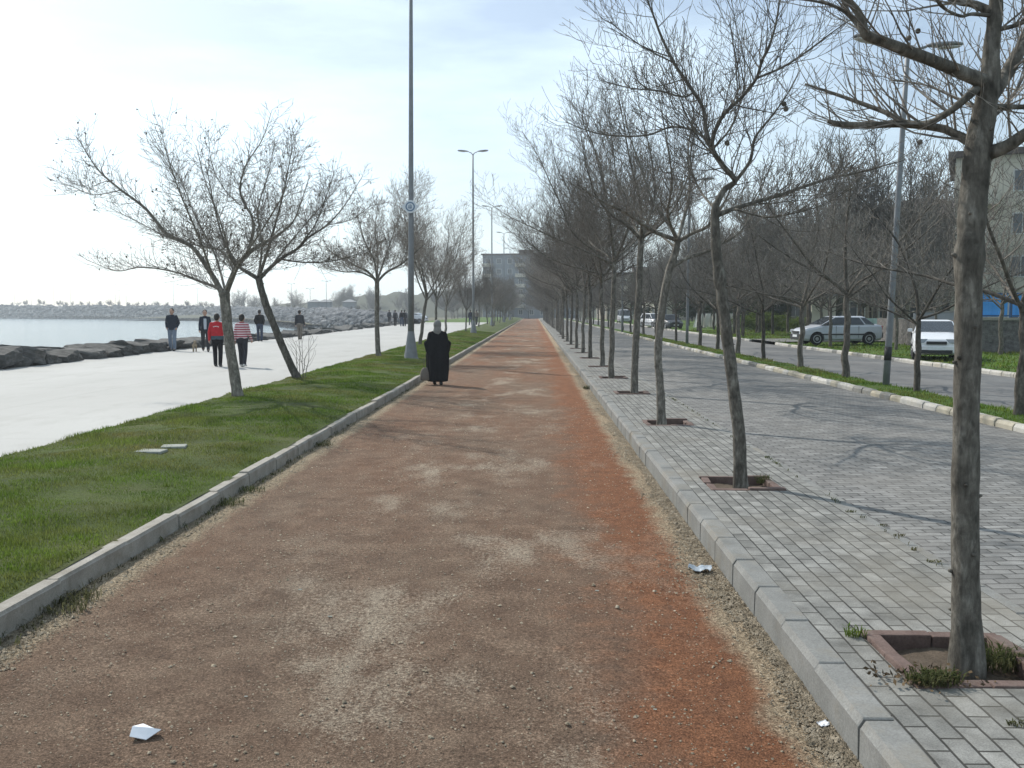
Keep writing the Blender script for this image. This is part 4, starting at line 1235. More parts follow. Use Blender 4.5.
# ------------------------------------------------------------------ lamp posts
def lamp_post(H, label, loc, group, mat, base_cone=True, arm=1.15, rb=.105, rt=.055, emblem=False, rz=0.0, lean=(0, 0), up=.12):
    t = thing('street_lamp', label, 'street lamp', loc, rz, group)
    z0 = 1.0 if base_cone else 0
    p = MB()
    n = 6
    p.tube([(0, 0, (z0 - .06 if base_cone else -.1) + (H - z0) * i / n) for i in range(n + 1)], [rb + (rt - rb) * i / n for i in range(n + 1)], 14)
    p.build('pole', mat, t, True)
    if base_cone:
        b = MB()
        b.lathe([(.29, -.05), (.29, .05), (.25, .07), (.12, .96), (.115, 1.02), (.09, 1.03)], 14)
        b.build('base', mat, t, False)
    for s_ in (-1, 1):
        a = MB()
        a.tube([(0, 0, H - .12), (s_ * arm * .35, 0, H - .02 + up * .4), (s_ * arm, 0, H + up)], [.035, .032, .028], 8)
        ao = a.build('arm', mat, t, True)
        h = MB()
        x0 = s_ * arm
        prof = [(0, .05, .03), (.08, .09, .05), (.3, .15, .075), (.6, .16, .07), (.78, .10, .045), (.83, .03, .02)]
        rings = []
        for q, w, hh in prof:
            zz = H + up + .02 + q * .1
            rings.append([(x0 + s_ * q, w * math.cos(2 * PI * j / 10), zz + hh * math.sin(2 * PI * j / 10) * (1.0 if math.sin(2 * PI * j / 10) > 0 else .55)) for j in range(10)])
        h.loft(rings)
        h.build('lamp_head', mat, t, True)
        l = MB()
        l.loft([[(x0 + s_ * q, w * .72 * sg, H + up + .02 + q * .1 - hh * .58 - dz) for sg in (-1, 1) for dz in ((0, .02) if sg < 0 else (.02, 0))] for q, w, hh in prof[2:5]])
        l.build('lens', M['lens'], t)
    return t


LG = 'tall twin-headed lamp posts along the verge'
t = lamp_post(13.9, 'tallest-looking grey lamp post beside the woman in black, with a round emblem on its pole', (P(411, 360, 32.2).x, 32.2, .16), LG, M['steel'], rb=.115)
t.rotation_euler = (0, R(.5), 0)
e = MB()
zc = 5.35
e.lathe([(.135, zc - .12), (.15, zc - .11), (.15, zc + .11), (.135, zc + .12)], 14)
em = e.build('clamp', M['emblem_blue'], t)
e = MB()
rings = []
for yy, rr in ((-.16, .20), (-.185, .225), (-.21, .225), (-.215, .2)):
    rings.append([(rr * math.cos(2 * PI * j / 24), yy, zc + rr * math.sin(2 * PI * j / 24)) for j in range(24)])
e.loft(rings)
for s_ in (-1, 1):
    e.box((s_ * .235, -.19, zc), (.055, .02, .07), Matrix.Rotation(R(45), 3, 'Y'), 0, .006)
eb = e.build('emblem', M['emblem_white'], t)
e = MB()
e.loft([[(r_ * math.cos(2 * PI * j / 24), -.2165 - .002 * k, zc + r_ * math.sin(2 * PI * j / 24)) for j in range(24)] for k, r_ in enumerate((.165, .16))])
e.loft([[(rr * math.cos(2 * PI * j / 20), yy, zc + rr * math.sin(2 * PI * j / 20)) for j in range(20)] for yy, rr in ((-.2182, .12), (-.2195, .118))], True, 1)
for k, (hh, w) in enumerate(((.10, .012), (.14, .014), (.10, .012))):
    e.box(((k - 1) * .045, -.2215, zc + .0), (w, .002, hh * .55), None, 0)
e.box((0, -.2222, zc - .05), (.075, .002, .012), None, 0)
e.build('symbol', [M['emblem_blue'], M['emblem_white']], t)
for i, (px, D) in enumerate([(473.5, 68.7), (492, 104), (504, 138), (510, 172)]):
    lamp_post(13.4, '%s twin-headed lamp post from the camera on the verge, hazy with distance' % ORD[i + 1], (P(px, 330, D).x, D, .2), LG, M['steel_dark'], rb=.10, arm=.32)
LM = 'plain grey lamp posts on the median'
t = lamp_post(7.2, 'slightly leaning grey lamp post on the median, twin heads among the branches', (P(886, 383, 20.2).x, 20.2, ZLAWN - .03), LM, M['steel'], False, arm=.42, rb=.075, rt=.05)
t.rotation_euler = (0, R(2.0), .15)
b_ = MB(); b_.tube([(0, 0, .55), (0, 0, .85)], [.079, .078], 14); b_.build('band', M['trim'], t, True)
for i, (px, D) in enumerate([(687, 46), (622, 72)]):
    lamp_post(8.0, ['thin pale lamp post on the median between the bare trunks', 'far thin lamp post on the median'][i], (P(px, 343, D).x, D, ZLAWN - .03), LM, M['steel'], False, arm=.42, rb=.075, rt=.05)

# ------------------------------------------------------------------ people
def person(label, loc, face, H=1.72, stride=.22, arm_sw=.16, top='navy', legs='denim', shoe='shoe', hair='hair', hem=.88, hemmat=None, coat=None, group=None, hands_pocket=False, scarf=False, stout=1.0, open_shirt=None, vox=.011, topname='jacket'):
    """figure built facing +Y, then turned"""
    t = thing('person', label, 'person', loc, face, group)
    k = H / 1.75
    V3 = lambda x, y, z: Vector((x, y, z)) * k
    hipL, hipR = V3(-.09, 0, .92), V3(.09, 0, .92)
    kneeL, kneeR = V3(-.10, stride * .55 + .03, .50), V3(.10, -stride * .35 + .03, .50)
    ankL, ankR = V3(-.10, stride, .09), V3(.10, -stride * 1.0, .12 if stride > .1 else .09)
    shL, shR = V3(-.158 * stout, 0, 1.425), V3(.158 * stout, 0, 1.425)
    if hands_pocket:
        elL, elR = V3(-.25, -.09, 1.16), V3(.25, -.09, 1.16); wrL, wrR = V3(-.20, .06, .97), V3(.20, .06, .97)
    else:
        elL, elR = V3(-.215 * stout, -arm_sw * .5, 1.14), V3(.215 * stout, arm_sw * .4, 1.14)
        wrL, wrR = V3(-.225 * stout, -arm_sw + .06, .89), V3(.225 * stout, arm_sw + .09, .90)
    # one continuous body
    b = MB()
    b.capsule(V3(0, -.01, 1.38), V3(0, .01, 1.56), .055 * k, .055 * k)
    b.ball(V3(0, .015, 1.645), (.084 * k, .103 * k, .122 * k), 14, 10)
    b.ball(V3(0, .04, 1.60), (.058 * k, .068 * k, .07 * k), 12, 8)
    b.ball(V3(0, .120, 1.63), (.014 * k, .02 * k, .024 * k), 8, 6)
    for s_ in (-1, 1): b.ball(V3(s_ * .087, .01, 1.635), (.012 * k, .022 * k, .033 * k), 8, 6)
    b.capsule(V3(0, 0, .98), V3(0, 0, 1.30), .095 * k, .095 * k)
    b.capsule(shL + V3(.02, 0, -.02), shR + V3(-.02, 0, -.02), .045 * k, .045 * k)
    for s_, hip, kn, an, sh, el, wr in ((-1, hipL, kneeL, ankL, shL, elL, wrL), (1, hipR, kneeR, ankR, shR, elR, wrR)):
        b.capsule(hip, kn, .085 * k, .058 * k); b.capsule(kn, an, .055 * k, .036 * k)
        b.capsule(an, an + V3(0, .13, -.045), .036 * k, .028 * k)
        b.capsule(sh, el, .05 * k, .04 * k); b.capsule(el, wr, .038 * k, .026 * k)
        d = (wr - el).normalized()
        palm = wr + d * .06 * k
        b.capsule(wr, palm, .026 * k, .03 * k)
        side = d.cross(Vector((1, 0, 0))).normalized()
        for q, ln in ((-1.5, .055), (-.5, .068), (.5, .063), (1.5, .048)):
            f0 = palm + side * q * .019 * k
            f1 = f0 + (d * .6 + Vector((-s_ * .22, 0, 0))).normalized() * ln * .6 * k
            f2 = f1 + (d * .6 + Vector((-s_ * .7, 0, 0))).normalized() * ln * .5 * k
            b.capsule(f0, f1, .0105 * k, .0095 * k, 6); b.capsule(f1, f2, .0095 * k, .0085 * k, 6)
        th = wr + d * .025 * k - side * .03 * k
        b.capsule(th, th + (d * .7 - side * .5).normalized() * .05 * k, .012 * k, .010 * k, 6)
    remeshed('body', b, vox * .8, M['skin'], t, 2)
    # eyes and mouth
    for s_ in (-1, 1):
        e = MB(); e.ball(V3(s_ * .034, .106, 1.655), (.011 * k, .009 * k, .007 * k), 8, 6); e.build('eye', M['hair'], t, True)
    # hair or scarf
    h = MB()
    if scarf:
        h.ball(V3(0, -.005, 1.655), (.112 * k, .128 * k, .138 * k), 14, 10)
        h.capsule(V3(0, -.02, 1.60), V3(0, -.02, 1.48), .095 * k, .122 * k)
        h.capsule(V3(.02, -.07, 1.55), V3(.03, -.085, 1.42), .06 * k, .045 * k)
        ho = remeshed('headscarf', h, .014, M['scarf'], t, 4)
    else:
        h.ball(V3(0, -.012, 1.675), (.096 * k, .108 * k, .114 * k), 14, 10)
        h.ball(V3(0, -.055, 1.635), (.085 * k, .066 * k, .098 * k), 12, 8)
        ho = remeshed('hair', h, .012, M[hair], t, 2)
        bm = bmesh.new(); bm.from_mesh(ho.data)
        bmesh.ops.bisect_plane(bm, geom=bm.verts[:] + bm.edges[:] + bm.faces[:], plane_co=V3(0, .055, 1.68), plane_no=(0, .75, -.66), clear_outer=True)
        bm.to_mesh(ho.data); bm.free()
    # clothes
    if coat:
        c = MB()
        rings = []
        for z, hw, hd, oy in ((.10, .235, .18, -.02), (.13, .245, .195, -.02), (.45, .27, .225, -.015), (.80, .275, .225, -.01), (1.0, .265, .20, 0), (1.2, .24, .17, 0), (1.36, .20, .135, 0), (1.44, .14, .10, 0), (1.49, .08, .08, 0)):
            rings.append([V3(hw * stout * math.cos(2 * PI * j / 28) * (1 + .07 * math.sin(j * 1.35 + z) * (z < .9)), oy + hd * math.sin(2 * PI * j / 28) * (1 + .13 * math.sin(j * 1.35 + 2 + z * .8) * (z < .9)), z) for j in range(28)])
        c.loft(rings)
        for sh, el, wr in ((shL, elL, wrL), (shR, elR, wrR)):
            c.capsule(sh + V3(0, 0, -.045), el, .082 * k * stout, .078 * k); c.capsule(el + V3(el.x * .25, 0, 0), wr - (wr - el).normalized() * .02, .078 * k, .068 * k)
        c.capsule(shL + V3(0, 0, -.03), V3(0, 0, 1.44), .075 * k, .085 * k); c.capsule(shR + V3(0, 0, -.03), V3(0, 0, 1.44), .075 * k, .085 * k)
        remeshed('coat', c, .013, M[coat], t, 3)
    else:
        tr = MB()
        tr.capsule(hipL, hipR, .115 * k, .115 * k)
        tr.ball(V3(0, -.03, .93), (.15 * k * stout, .122 * k, .13 * k), 12, 8)
        for hip, kn, an in ((hipL, kneeL, ankL), (hipR, kneeR, ankR)):
            tr.capsule(hip, kn, .105 * k, .076 * k); tr.capsule(kn, an + V3(0, 0, .0), .076 * k, .066 * k)
        remeshed('trousers', tr, .014, M[legs], t, 4)
        j = MB()
        rings = []
        for z, hw, hd in ((hem, .168, .125), (hem + .04, .176, .134), (1.08, .165, .124), (1.25, .178, .132), (1.36, .172, .122), (1.43, .125, .095), (1.51, .07, .072)):
            rings.append([V3(hw * stout * math.cos(2 * PI * q / 24), hd * math.sin(2 * PI * q / 24), z) for q in range(24)])
        j.loft(rings)
        for sh, el, wr in ((shL, elL, wrL), (shR, elR, wrR)):
            j.capsule(sh, el, .068 * k, .060 * k); j.capsule(el, wr - (wr - el).normalized() * .015, .057 * k, .046 * k)
        j.capsule(shL + V3(0, 0, -.012), V3(0, 0, 1.45), .062 * k, .075 * k); j.capsule(shR + V3(0, 0, -.012), V3(0, 0, 1.45), .062 * k, .075 * k)
        remeshed(topname, j, .014, M[top], t, 4)
        if hemmat:
            q_ = MB()
            q_.loft([[V3(hw * stout * math.cos(2 * PI * q / 24), hd * math.sin(2 * PI * q / 24), z) for q in range(24)] for z, hw, hd in ((hem - .09, .182, .14), (hem - .08, .19, .148), (hem + .03, .188, .146))])
            q_.build('sweater_hem', M[hemmat], t, True)
        if open_shirt:
            q_ = MB()
            q_.loft([[V3(w * u, .150 - abs(u) * .018, z) for u in (-1, -.5, 0, .5, 1)] for z, w in ((.95, .05), (1.2, .06), (1.4, .055))], False, 0, False)
            q_.loft([[V3(w * u, .125, z) for u in (-1, 1)] for z, w in ((.95, .05), (1.2, .06), (1.4, .055))], False, 0, False)
            q_.build('shirt', M[open_shirt], t, True)
    for an, toe in ((ankL, 0), (ankR, -.02)):
        s_ = MB()
        s_.capsule(an + V3(0, -.03, -.035), an + V3(0, .15, -.055), .047 * k, .04 * k)
        s_.capsule(an + V3(0, -.01, -.02), an + V3(0, .02, .02), .05 * k, .045 * k)
        remeshed('shoe', s_, .012, M[shoe], t, 2)
    return t


def pg(px, D, z): return (P(px, 340, D).x, D, z)


PGp = 'people strolling on the seaside promenade'
wb = person('woman in a long black coat and pale headscarf walking away on the red path', pg(437.5, 23.0, 0), R(0), 1.62, .10, .06, coat='black', scarf=True, stout=1.12, legs='black')
person('man in a dark jacket and pale blue jeans, hands in pockets, facing the camera', pg(172.5, 38.2, zprom(38)), R(188), 1.78, .10, 0, top='navy', legs='denim', hands_pocket=True, group=PGp, stout=1.05)
person('man in a dark open jacket over a pale shirt, walking a small dog', pg(205.5, 37.6, zprom(37.6)), R(200), 1.72, .30, .14, top='navy', legs='charcoal', open_shirt='shirt', group=PGp)
rw = person('person in a bright red jacket and black trousers walking away on the promenade', pg(217.3, 27.6, zprom(27.6)), R(6), 1.60, .10, .10, top='red', legs='black', hem=1.0, hemmat='teal', group=PGp, stout=1.12)
person('person in a red and white striped top and dark trousers walking away', pg(242.3, 27.4, zprom(27.4)), R(-4), 1.58, .12, .12, top='stripe', legs='charcoal', hem=.92, shoe='shoe_white', group=PGp, stout=1.05, topname='striped_top')
person('man in a black jacket and dark jeans walking away, left of the slanting tree', pg(260, 50, zprom(50)), R(10), 1.72, .10, 0, top='black', legs='jeans_dark', hands_pocket=True, group=PGp, stout=1.12)
person('man in a dark jacket and taupe trousers right of the slanting tree', pg(300, 53, zprom(53)), R(-5), 1.70, .12, .02, top='charcoal', legs='khaki', group=PGp, stout=1.15)
for i, (px, D, tp, lg, lab) in enumerate([
        (395.5, 98, 'charcoal', 'black', 'far walker in dark clothes, left of a close pair beyond the small verge tree'),
        (402.0, 95, 'black', 'jeans_dark', 'far walker in black beside the tall lamp post, left of the pair'),
        (404.8, 95.5, 'charcoal', 'charcoal', 'far walker in grey beside the tall lamp post, right of the pair'),
        (389.5, 112, 'navy', 'charcoal', 'small distant walker at the seaward edge of the promenade'),
        (470.5, 104, 'navy', 'jeans_dark', 'distant walker in navy by the second lamp post'),
        (476.5, 106, 'khaki', 'charcoal', 'distant walker in a taupe top by the second lamp post')]):
    person(lab, pg(px, D, zprom(D)), R(rng.uniform(-20, 20)), 1.72, .14, .1, top=tp, legs=lg, group=PGp, vox=.02)
# lettering arc on the red jacket's back
mb = MB()
for k, (w, h) in enumerate(((.014, .02), (.010, .024), (.016, .02), (.008, .026), (.014, .02), (.011, .024))):
    mb.box((-.075 + k * .03, -.131 - .004 + abs(k - 2.5) * .0035, 1.235 - abs(k - 2.5) ** 2 * .002), (w * .7, .004, h * .6))
mb.build('back_print', M['emblem_white'], rw)
# carrier bag held low by the woman in black
bg = MB()
rings = []
for z, hw, hd in ((0, .10, .05), (.02, .125, .065), (.16, .135, .07), (.27, .11, .045), (.33, .05, .02)):
    rings.append([(hw * math.cos(2 * PI * j / 14) * (1 + .1 * math.sin(j * 3.1)), hd * math.sin(2 * PI * j / 14), z) for j in range(14)])
bg.loft(rings)
bt = thing('carrier_bag', 'crumpled grey carrier bag hanging from the left hand of the woman in black', 'bag', (wb.location.x - .30, 22.92, .12))
bg.build('sack', M['khaki'], bt, True)
h_ = MB(); h_.tube([(-.04, 0, .32), (-.03, 0, .55), (.03, 0, .72), (.045, 0, .55), (.04, 0, .32)], [.007] * 5, 6)
h_.build('handle', M['khaki'], bt, True)

# dog ----------------------------------------------------------------
dg = thing('dog', 'small tan shaggy dog trotting beside the man with the open jacket', 'dog', pg(194.5, 37.4, zprom(37.4)), R(205))
b = MB()
b.capsule((0, .13, .28), (0, -.14, .27), .095, .08)
b.capsule((0, .14, .30), (0, .20, .38), .06, .055)
b.ball((0, .235, .42), (.058, .07, .06), 10, 8)
b.capsule((0, .27, .405), (0, .325, .39), .036, .024)
for s_ in (-1, 1):
    b.capsule((s_ * .04, .215, .46), (s_ * .055, .20, .40), .022, .014)
    b.capsule((s_ * .055, .13, .25), (s_ * .055, .15 + s_ * .05, .13), .035, .022); b.capsule((s_ * .055, .15 + s_ * .05, .13), (s_ * .055, .13 + s_ * .07, .025), .022, .022)
    b.capsule((s_ * .055, -.13, .25), (s_ * .055, -.10 - s_ * .04, .17), .048, .026); b.capsule((s_ * .055, -.10 - s_ * .04, .17), (s_ * .055, -.165 - s_ * .05, .10), .024, .018)
    b.capsule((s_ * .055, -.165 - s_ * .05, .10), (s_ * .055, -.15 - s_ * .05, .02), .018, .022)
b.capsule((0, -.20, .30), (0, -.27, .40), .026, .02); b.capsule((0, -.27, .40), (0, -.25, .47), .022, .015)
remeshed('body', b, .011, M['fur'], dg, 2)
n_ = MB(); n_.ball((0, .35, .392), .013, 8, 6); n_.build('nose', M['hair'], dg, True)

# ------------------------------------------------------------------ cars
def car(label, loc, rz, paint, L=3.85, Wd=1.66, H=1.48, kind='hatch', group=None, bumper=None, rough_parts=True):
    """front faces -Y"""
    t = thing('car' if kind != 'van' else 'van', label, 'car' if kind != 'van' else 'van', loc, rz, group)
    h, w = L / 2, Wd / 2
    pm = M[paint]
    if kind == 'van':
        st = [(-h, .78, .30, .66), (-h + .06, .90, .24, .78), (-h + .35, .97, .22, .98), (-h + .75, 1.0, .2, 1.10), (-.2, 1.0, .2, 1.12), (h * .7, 1.0, .2, 1.12), (h - .06, .98, .22, 1.12), (h, .93, .30, 1.08)]
        cab = [(-h + .62, -h + 1.15), (h - .04, h - .10)]; belt, roofw = 1.10, .86
    else:
        st = [(-h, .74, .32, .60), (-h + .06, .87, .24, .70), (-h + .28, .96, .2, .79), (-h + .6, .99, .19, .85), (-h + .98, 1.0, .19, .93), (0, 1.0, .19, .95), (h * .6, 1.0, .19, .97),
              (h - .25, .97, .2, .97), (h - .05, .90, .25, .93), (h, .80, .34, .86)]
        cab = [(-h + .92, -h + 1.62), (h - (.08 if kind == 'hatch' else .42), h - (.42 if kind == 'hatch' else .85))]; belt, roofw = .94, .76
    b = MB()
    rings = []
    for y, fw, zl, zt in st:
        ww = w * fw
        rings.append([(-ww * .86, y, zl), (-ww * .97, y, zl + .10), (-ww, y, (zl + zt) / 2), (-ww * .975, y, zt - .10), (-ww * .90, y, zt - .015), (-ww * .55, y, zt + .012),
                      (ww * .55, y, zt + .012), (ww * .90, y, zt - .015), (ww * .975, y, zt - .10), (ww, y, (zl + zt) / 2), (ww * .97, y, zl + .10), (ww * .86, y, zl)])
    b.loft(rings)
    me = b.mesh('body', [pm])
    bm = bmesh.new(); bm.from_mesh(me); bmesh.ops.recalc_face_normals(bm, faces=bm.faces); bm.to_mesh(me); bm.free()
    tmp = bpy.data.objects.new('body', me); COL.objects.link(tmp)
    wy = (-h + .72, h - .70); wr = .29
    cutters = []
    for y in wy:
        c = MB(); c.tube([(-w - .2, y, wr), (w + .2, y, wr)], [wr + .055] * 2, 24)
        cm = c.mesh('cut', [pm])
        bm = bmesh.new(); bm.from_mesh(cm); bmesh.ops.recalc_face_normals(bm, faces=bm.faces); bm.to_mesh(cm); bm.free()
        co = bpy.data.objects.new('cut', cm); COL.objects.link(co); cutters.append(co)
        md = tmp.modifiers.new('b', 'BOOLEAN'); md.object = co; md.operation = 'DIFFERENCE'; md.solver = 'EXACT'
    dgp = bpy.context.evaluated_depsgraph_get()
    out = bpy.data.meshes.new_from_object(tmp.evaluated_get(dgp)); out.name = 'body'
    for o in cutters + [tmp]: bpy.data.objects.remove(o)
    bo = bpy.data.objects.new('body', out); COL.objects.link(bo); bo.parent = t
    try: out.shade_auto_smooth = True
    except Exception: pass
    bv = bo.modifiers.new('bev', 'BEVEL'); bv.width = .02; bv.segments = 2; bv.limit_method = 'ANGLE'
    # dark floor and arches inside the body
    u = MB(); u.box((0, 0, .42), (w * .80, h * .94, .18)); u.build('underbody', M['trim'], t)
    # cabin
    (y0, y1), (y3, y2) = cab
    bw = w * .93; rw_ = w * roofw
    c = MB()
    lower = [(-bw, y0, belt), (bw, y0, belt), (bw, y3, belt), (-bw, y3, belt)]
    upper = [(-rw_, y1, H - .04), (rw_, y1, H - .04), (rw_, y2, H - .05), (-rw_, y2, H - .05)]
    crown = [(-rw_ * .78, y1 + .16, H), (rw_ * .78, y1 + .16, H), (rw_ * .78, y2 - .14, H), (-rw_ * .78, y2 - .14, H)]
    c.loft([lower, upper, crown], True)
    co = c.build('cabin', pm, t)
    bv = co.modifiers.new('bev', 'BEVEL'); bv.width = .03; bv.segments = 2
    lo, up_ = [Vector(p) for p in lower], [Vector(p) for p in upper]

    def window(name, a, b2, c2, d, ins=.06, push=.012):
        """inset pane on the face a b c d (a,b at the belt)"""
        a, b2, c2, d = map(Vector, (a, b2, c2, d))
        ce = (a + b2 + c2 + d) / 4
        q = [p + (ce - p).normalized() * ins for p in (a, b2, c2, d)]
        nrm = (q[1] - q[0]).cross(q[3] - q[0]).normalized()
        if nrm.dot(ce - Vector((0, (y0 + y3) / 2, 1.0))) < 0: nrm.negate()
        m_ = MB(); m_.loft([[p + nrm * .002 for p in q], [p + nrm * push for p in q]]); return m_.build(name, M['glass'], t)
    window('windscreen', lo[0], lo[1], up_[1], up_[0], .05)
    window('rear_window', lo[2], lo[3], up_[3], up_[2], .07)
    for s_, (i0, i3) in ((-1, (0, 3)), (1, (1, 2))):
        A, D_, B, C_ = lo[i0], lo[i3], up_[i0], up_[i3]
        cuts = [0, .50, .93] if kind == 'hatch' else ([0, .46, .82, 1.0] if kind == 'sedan' else [0, .33, .66, .98])
        for k in range(len(cuts) - 1):
            f0, f1 = cuts[k], cuts[k + 1]
            window('side_window', A.lerp(D_, f0), A.lerp(D_, f1), B.lerp(C_, f1), B.lerp(C_, f0), .045, .010)
        mi = MB(); mi.box((s_ * (w + .06), y0 + .24, belt + .05), (.075, .04, .055), None, 0, .02); mi.build('wing_mirror', pm if kind != 'sedan' else M['trim'], t)
        hd = MB(); hd.box((s_ * w * .62, -h + .085, .635 if kind != 'van' else .78), (.18, .085, .075), Matrix.Rotation(R(-12 * s_), 3, 'Z') @ Matrix.Rotation(R(-20), 3, 'X'), 0, .03)
        hd.build('headlight', M['lamp_clear'], t)
        tl = MB(); tl.box((s_ * w * .76, h - .055, .80 if kind != 'van' else .9), (.085, .045, .10), None, 0, .02); tl.build('tail_light', M['lamp_red'], t)
        dr = MB()
        for y in ((-.35, .15, .75) if kind != 'van' else (-1.0, .1, 1.2)):
            dr.box((s_ * (w * .985), y, .62), (.012, .006, .27))
        dr.build('door_seam', M['trim'], t)
        st_ = MB(); st_.box((s_ * w * .995, .02, .50), (.014, h * .62, .03), None, 0, .006); st_.build('side_trim', M['trim'], t)
    bp = M[bumper] if bumper else pm
    f = MB(); f.box((0, -h + .035, .40), (w * .80, .075, .12), None, 0, .04); f.build('front_bumper', bp, t)
    f = MB(); f.box((0, h - .03, .46), (w * .84, .075, .13), None, 0, .04); f.build('rear_bumper', bp, t)
    f = MB(); f.box((0, -h - .005, .60), (w * .42, .05, .05), None, 0, .015); f.build('grille', M['trim'], t)
    f = MB(); f.box((0, -h - .032, .315), (w * .66, .02, .06), None, 0, .012); f.build('air_intake', M['trim'], t)
    f = MB(); f.box((0, -h - .048, .425), (.26, .006, .055), None, 0, .003); f.build('number_plate', M['emblem_white'], t)
    for y in wy:
        for s_ in (-1, 1):
            x0 = s_ * (w - .19)
            wt = thing('wheel', None, None, (x0 + s_ * .085, y, wr)); wt.parent = t
            m_ = MB()
            prof = [(.19, -.085), (wr - .03, -.09), (wr, -.06), (wr, .06), (wr - .03, .09), (.19, .085)]
            m_.loft([[(x, r2 * math.cos(2 * PI * j / 26), r2 * math.sin(2 * PI * j / 26)) for j in range(26)] for r2, x in prof])
            m_.build('tyre', M['rubber'], wt, True)
            m_ = MB()
            m_.loft([[(s_ * x, r2 * math.cos(2 * PI * j / 26), r2 * math.sin(2 * PI * j / 26)) for j in range(26)] for r2, x in ((.195, .06), (.195, .092), (.17, .094), (.14, .08), (.05, .088), (.02, .094))])
            m_.build('rim', M['rim'], wt, True)
    return t


CG = 'vehicles parked beyond the median'
car('white hatchback parked half on the lawn facing the camera', (P(937.5, 360, 30.9).x, 31.2, ZLAWN - .015), R(-21), 'white_paint', 3.3, 1.43, 1.33, 'hatch', CG)
car('silver-grey hatchback with black bumpers parked side-on across the lawn', (P(837, 345, 43.8).x, 44.0, ZLAWN + .03), R(-84), 'silver_paint', 3.95, 1.62, 1.36, 'sedan', CG, 'trim')
car('far white car parked by the second road between the median trunks', (P(653, 328, 97).x + .2, 98, .2), R(20), 'white_paint', 3.9, 1.66, 1.5, 'hatch', CG)
car('far dark car beside the far white car on the second road', (P(671, 330, 86).x, 88, .2), R(14), 'dark_paint', 4.0, 1.66, 1.42, 'sedan', CG)
car('distant pale van down the second road', (P(624.5, 323, 138).x, 138, .2), R(0), 'white_paint', 4.6, 1.9, 2.0, 'van', CG)
car('tiny white van at the far end of the promenade', (P(418.5, 322, 118).x - .6, 120, zprom(120)), R(75), 'white_paint', 3.0, 1.5, 1.35, 'van')

# ------------------------------------------------------------------ shore boulders
def boulder_mesh(seed):
    r_ = random.Random(seed)
    bm = bmesh.new()
    bmesh.ops.create_cube(bm, size=2)
    bmesh.ops.subdivide_edges(bm, edges=bm.edges[:], cuts=5, use_grid_fill=True)
    sh = [Vector((r_.gauss(0, 1), r_.gauss(0, 1), r_.gauss(0, 1))).normalized() for _ in range(5)]
    lim = [r_.uniform(.72, 1.1) for _ in sh]
    off = Vector((seed * 3.1, 0, 0))
    for v in bm.verts:
        p = v.co
        p = p.normalized() * (0.72 * p.length + 0.28 * min(p.length, 1.25))
        for n, l in zip(sh, lim):
            d = p.dot(n)
            if d > l: p = p - n * (d - l)
        p = p * (1 + .13 * mnoise.fractal(p * 1.6 + off, .9, 2, 5))
        v.co = p
    me = bpy.data.meshes.new('boulder'); bm.to_mesh(me); bm.free()
    me.materials.append(M['boulder'])
    return me


BM_ = [boulder_mesh(s_) for s_ in range(9)]
r_ = random.Random(77)
y = 18.0
nb = 0
while y < 124:
    L = r_.uniform(.36, .74) * (1 if y < 70 else 1.7)
    bend = -.5 * max(0, (y - 55) / 40)
    for row, (dx, hz, zc_) in enumerate(((-.66, .36, .25), (-1.9, .38, .20), (-3.4, .5, -.15))):
        if y > 80 and row == 2: continue
        o = bpy.data.objects.new('boulder', BM_[r_.randrange(9)]); COL.objects.link(o)
        s_ = L * r_.uniform(.92, 1.2)
        o.scale = (r_.uniform(.7, .9), s_, hz * r_.uniform(.85, 1.2))
        lw = max(.42, 1 - max(0, y - 24) / 45)
        o.scale[2] *= .36 + .48 * lw; zc_ = zc_ * lw - row * .10 - (1 - lw) * .12
        o.location = (XS + dx + bend + r_.uniform(-.12, .12), y + L * .9 + (row * .6), zc_ + zprom(y) * .8 + r_.uniform(-.10, .10))
        o.rotation_euler = (R(r_.uniform(-10, 10)), R(r_.uniform(-10, 10)), R(r_.uniform(-16, 16)) + (PI if r_.random() < .5 else 0))
        tag(o, ['flat-faced grey boulder in the front row edging the promenade', 'dark boulder in the second row of the rock edging', 'low boulder at the waterline behind the rock edging'][row], 'boulder', 'boulders along the promenade edge')
        nb += 1
    y += L * 1.72

# breakwater -----------------------------------------------------------
crest = [1.0, 1.7, 1.9, 2.4, 3.1, 3.9, 4.7, 5.2, 5.6]
pts, rad = catmull([Vector((x, y, c)) for (x, y), c in zip(BW, crest)], [1] * len(BW), 12)
V, F = [], []
prof = [(-.5, -2.4), (1.0, -1.0), (2.6, .12), (4.4, .55), (6.2, .85), (8.0, 1.0), (13.0, 1.0), (17.0, .1)]
for i, p in enumerate(pts):
    tn = (pts[min(i + 1, len(pts) - 1)] - pts[max(i - 1, 0)]); tn.z = 0; tn.normalize()
    nr = Vector((tn.y, -tn.x, 0))            # away from the water
    if nr.x < 0 and nr.y < 0: nr.negate()
    for k, (d, f) in enumerate(prof):
        z = f if k < 2 else p.z * f
        q = Vector((p.x, p.y, 0)) + nr * (d - 1.0) * min(1, .22 + .78 * max(0, p.y - 112) / 60)
        V.append((q.x, q.y, z + .0))
n = len(prof)
for i in range(len(pts) - 1):
    for k in range(n - 1):
        a = i * n + k
        F.append((a, a + 1, a + n + 1, a + n))
bwo = bpy.data.objects.new('breakwater', tri_mesh('breakwater', V, F, [M['rubble']], smooth=True)); COL.objects.link(bwo)
tag(bwo, 'long grey rubble breakwater across the water', 'breakwater')
nrm_pts = []
r2 = np.random.default_rng(9)
NB = 5200
seg = len(pts) - 1
RV, RF = [], []
ico = bmesh.new(); bmesh.ops.create_icosphere(ico, subdivisions=1, radius=1)
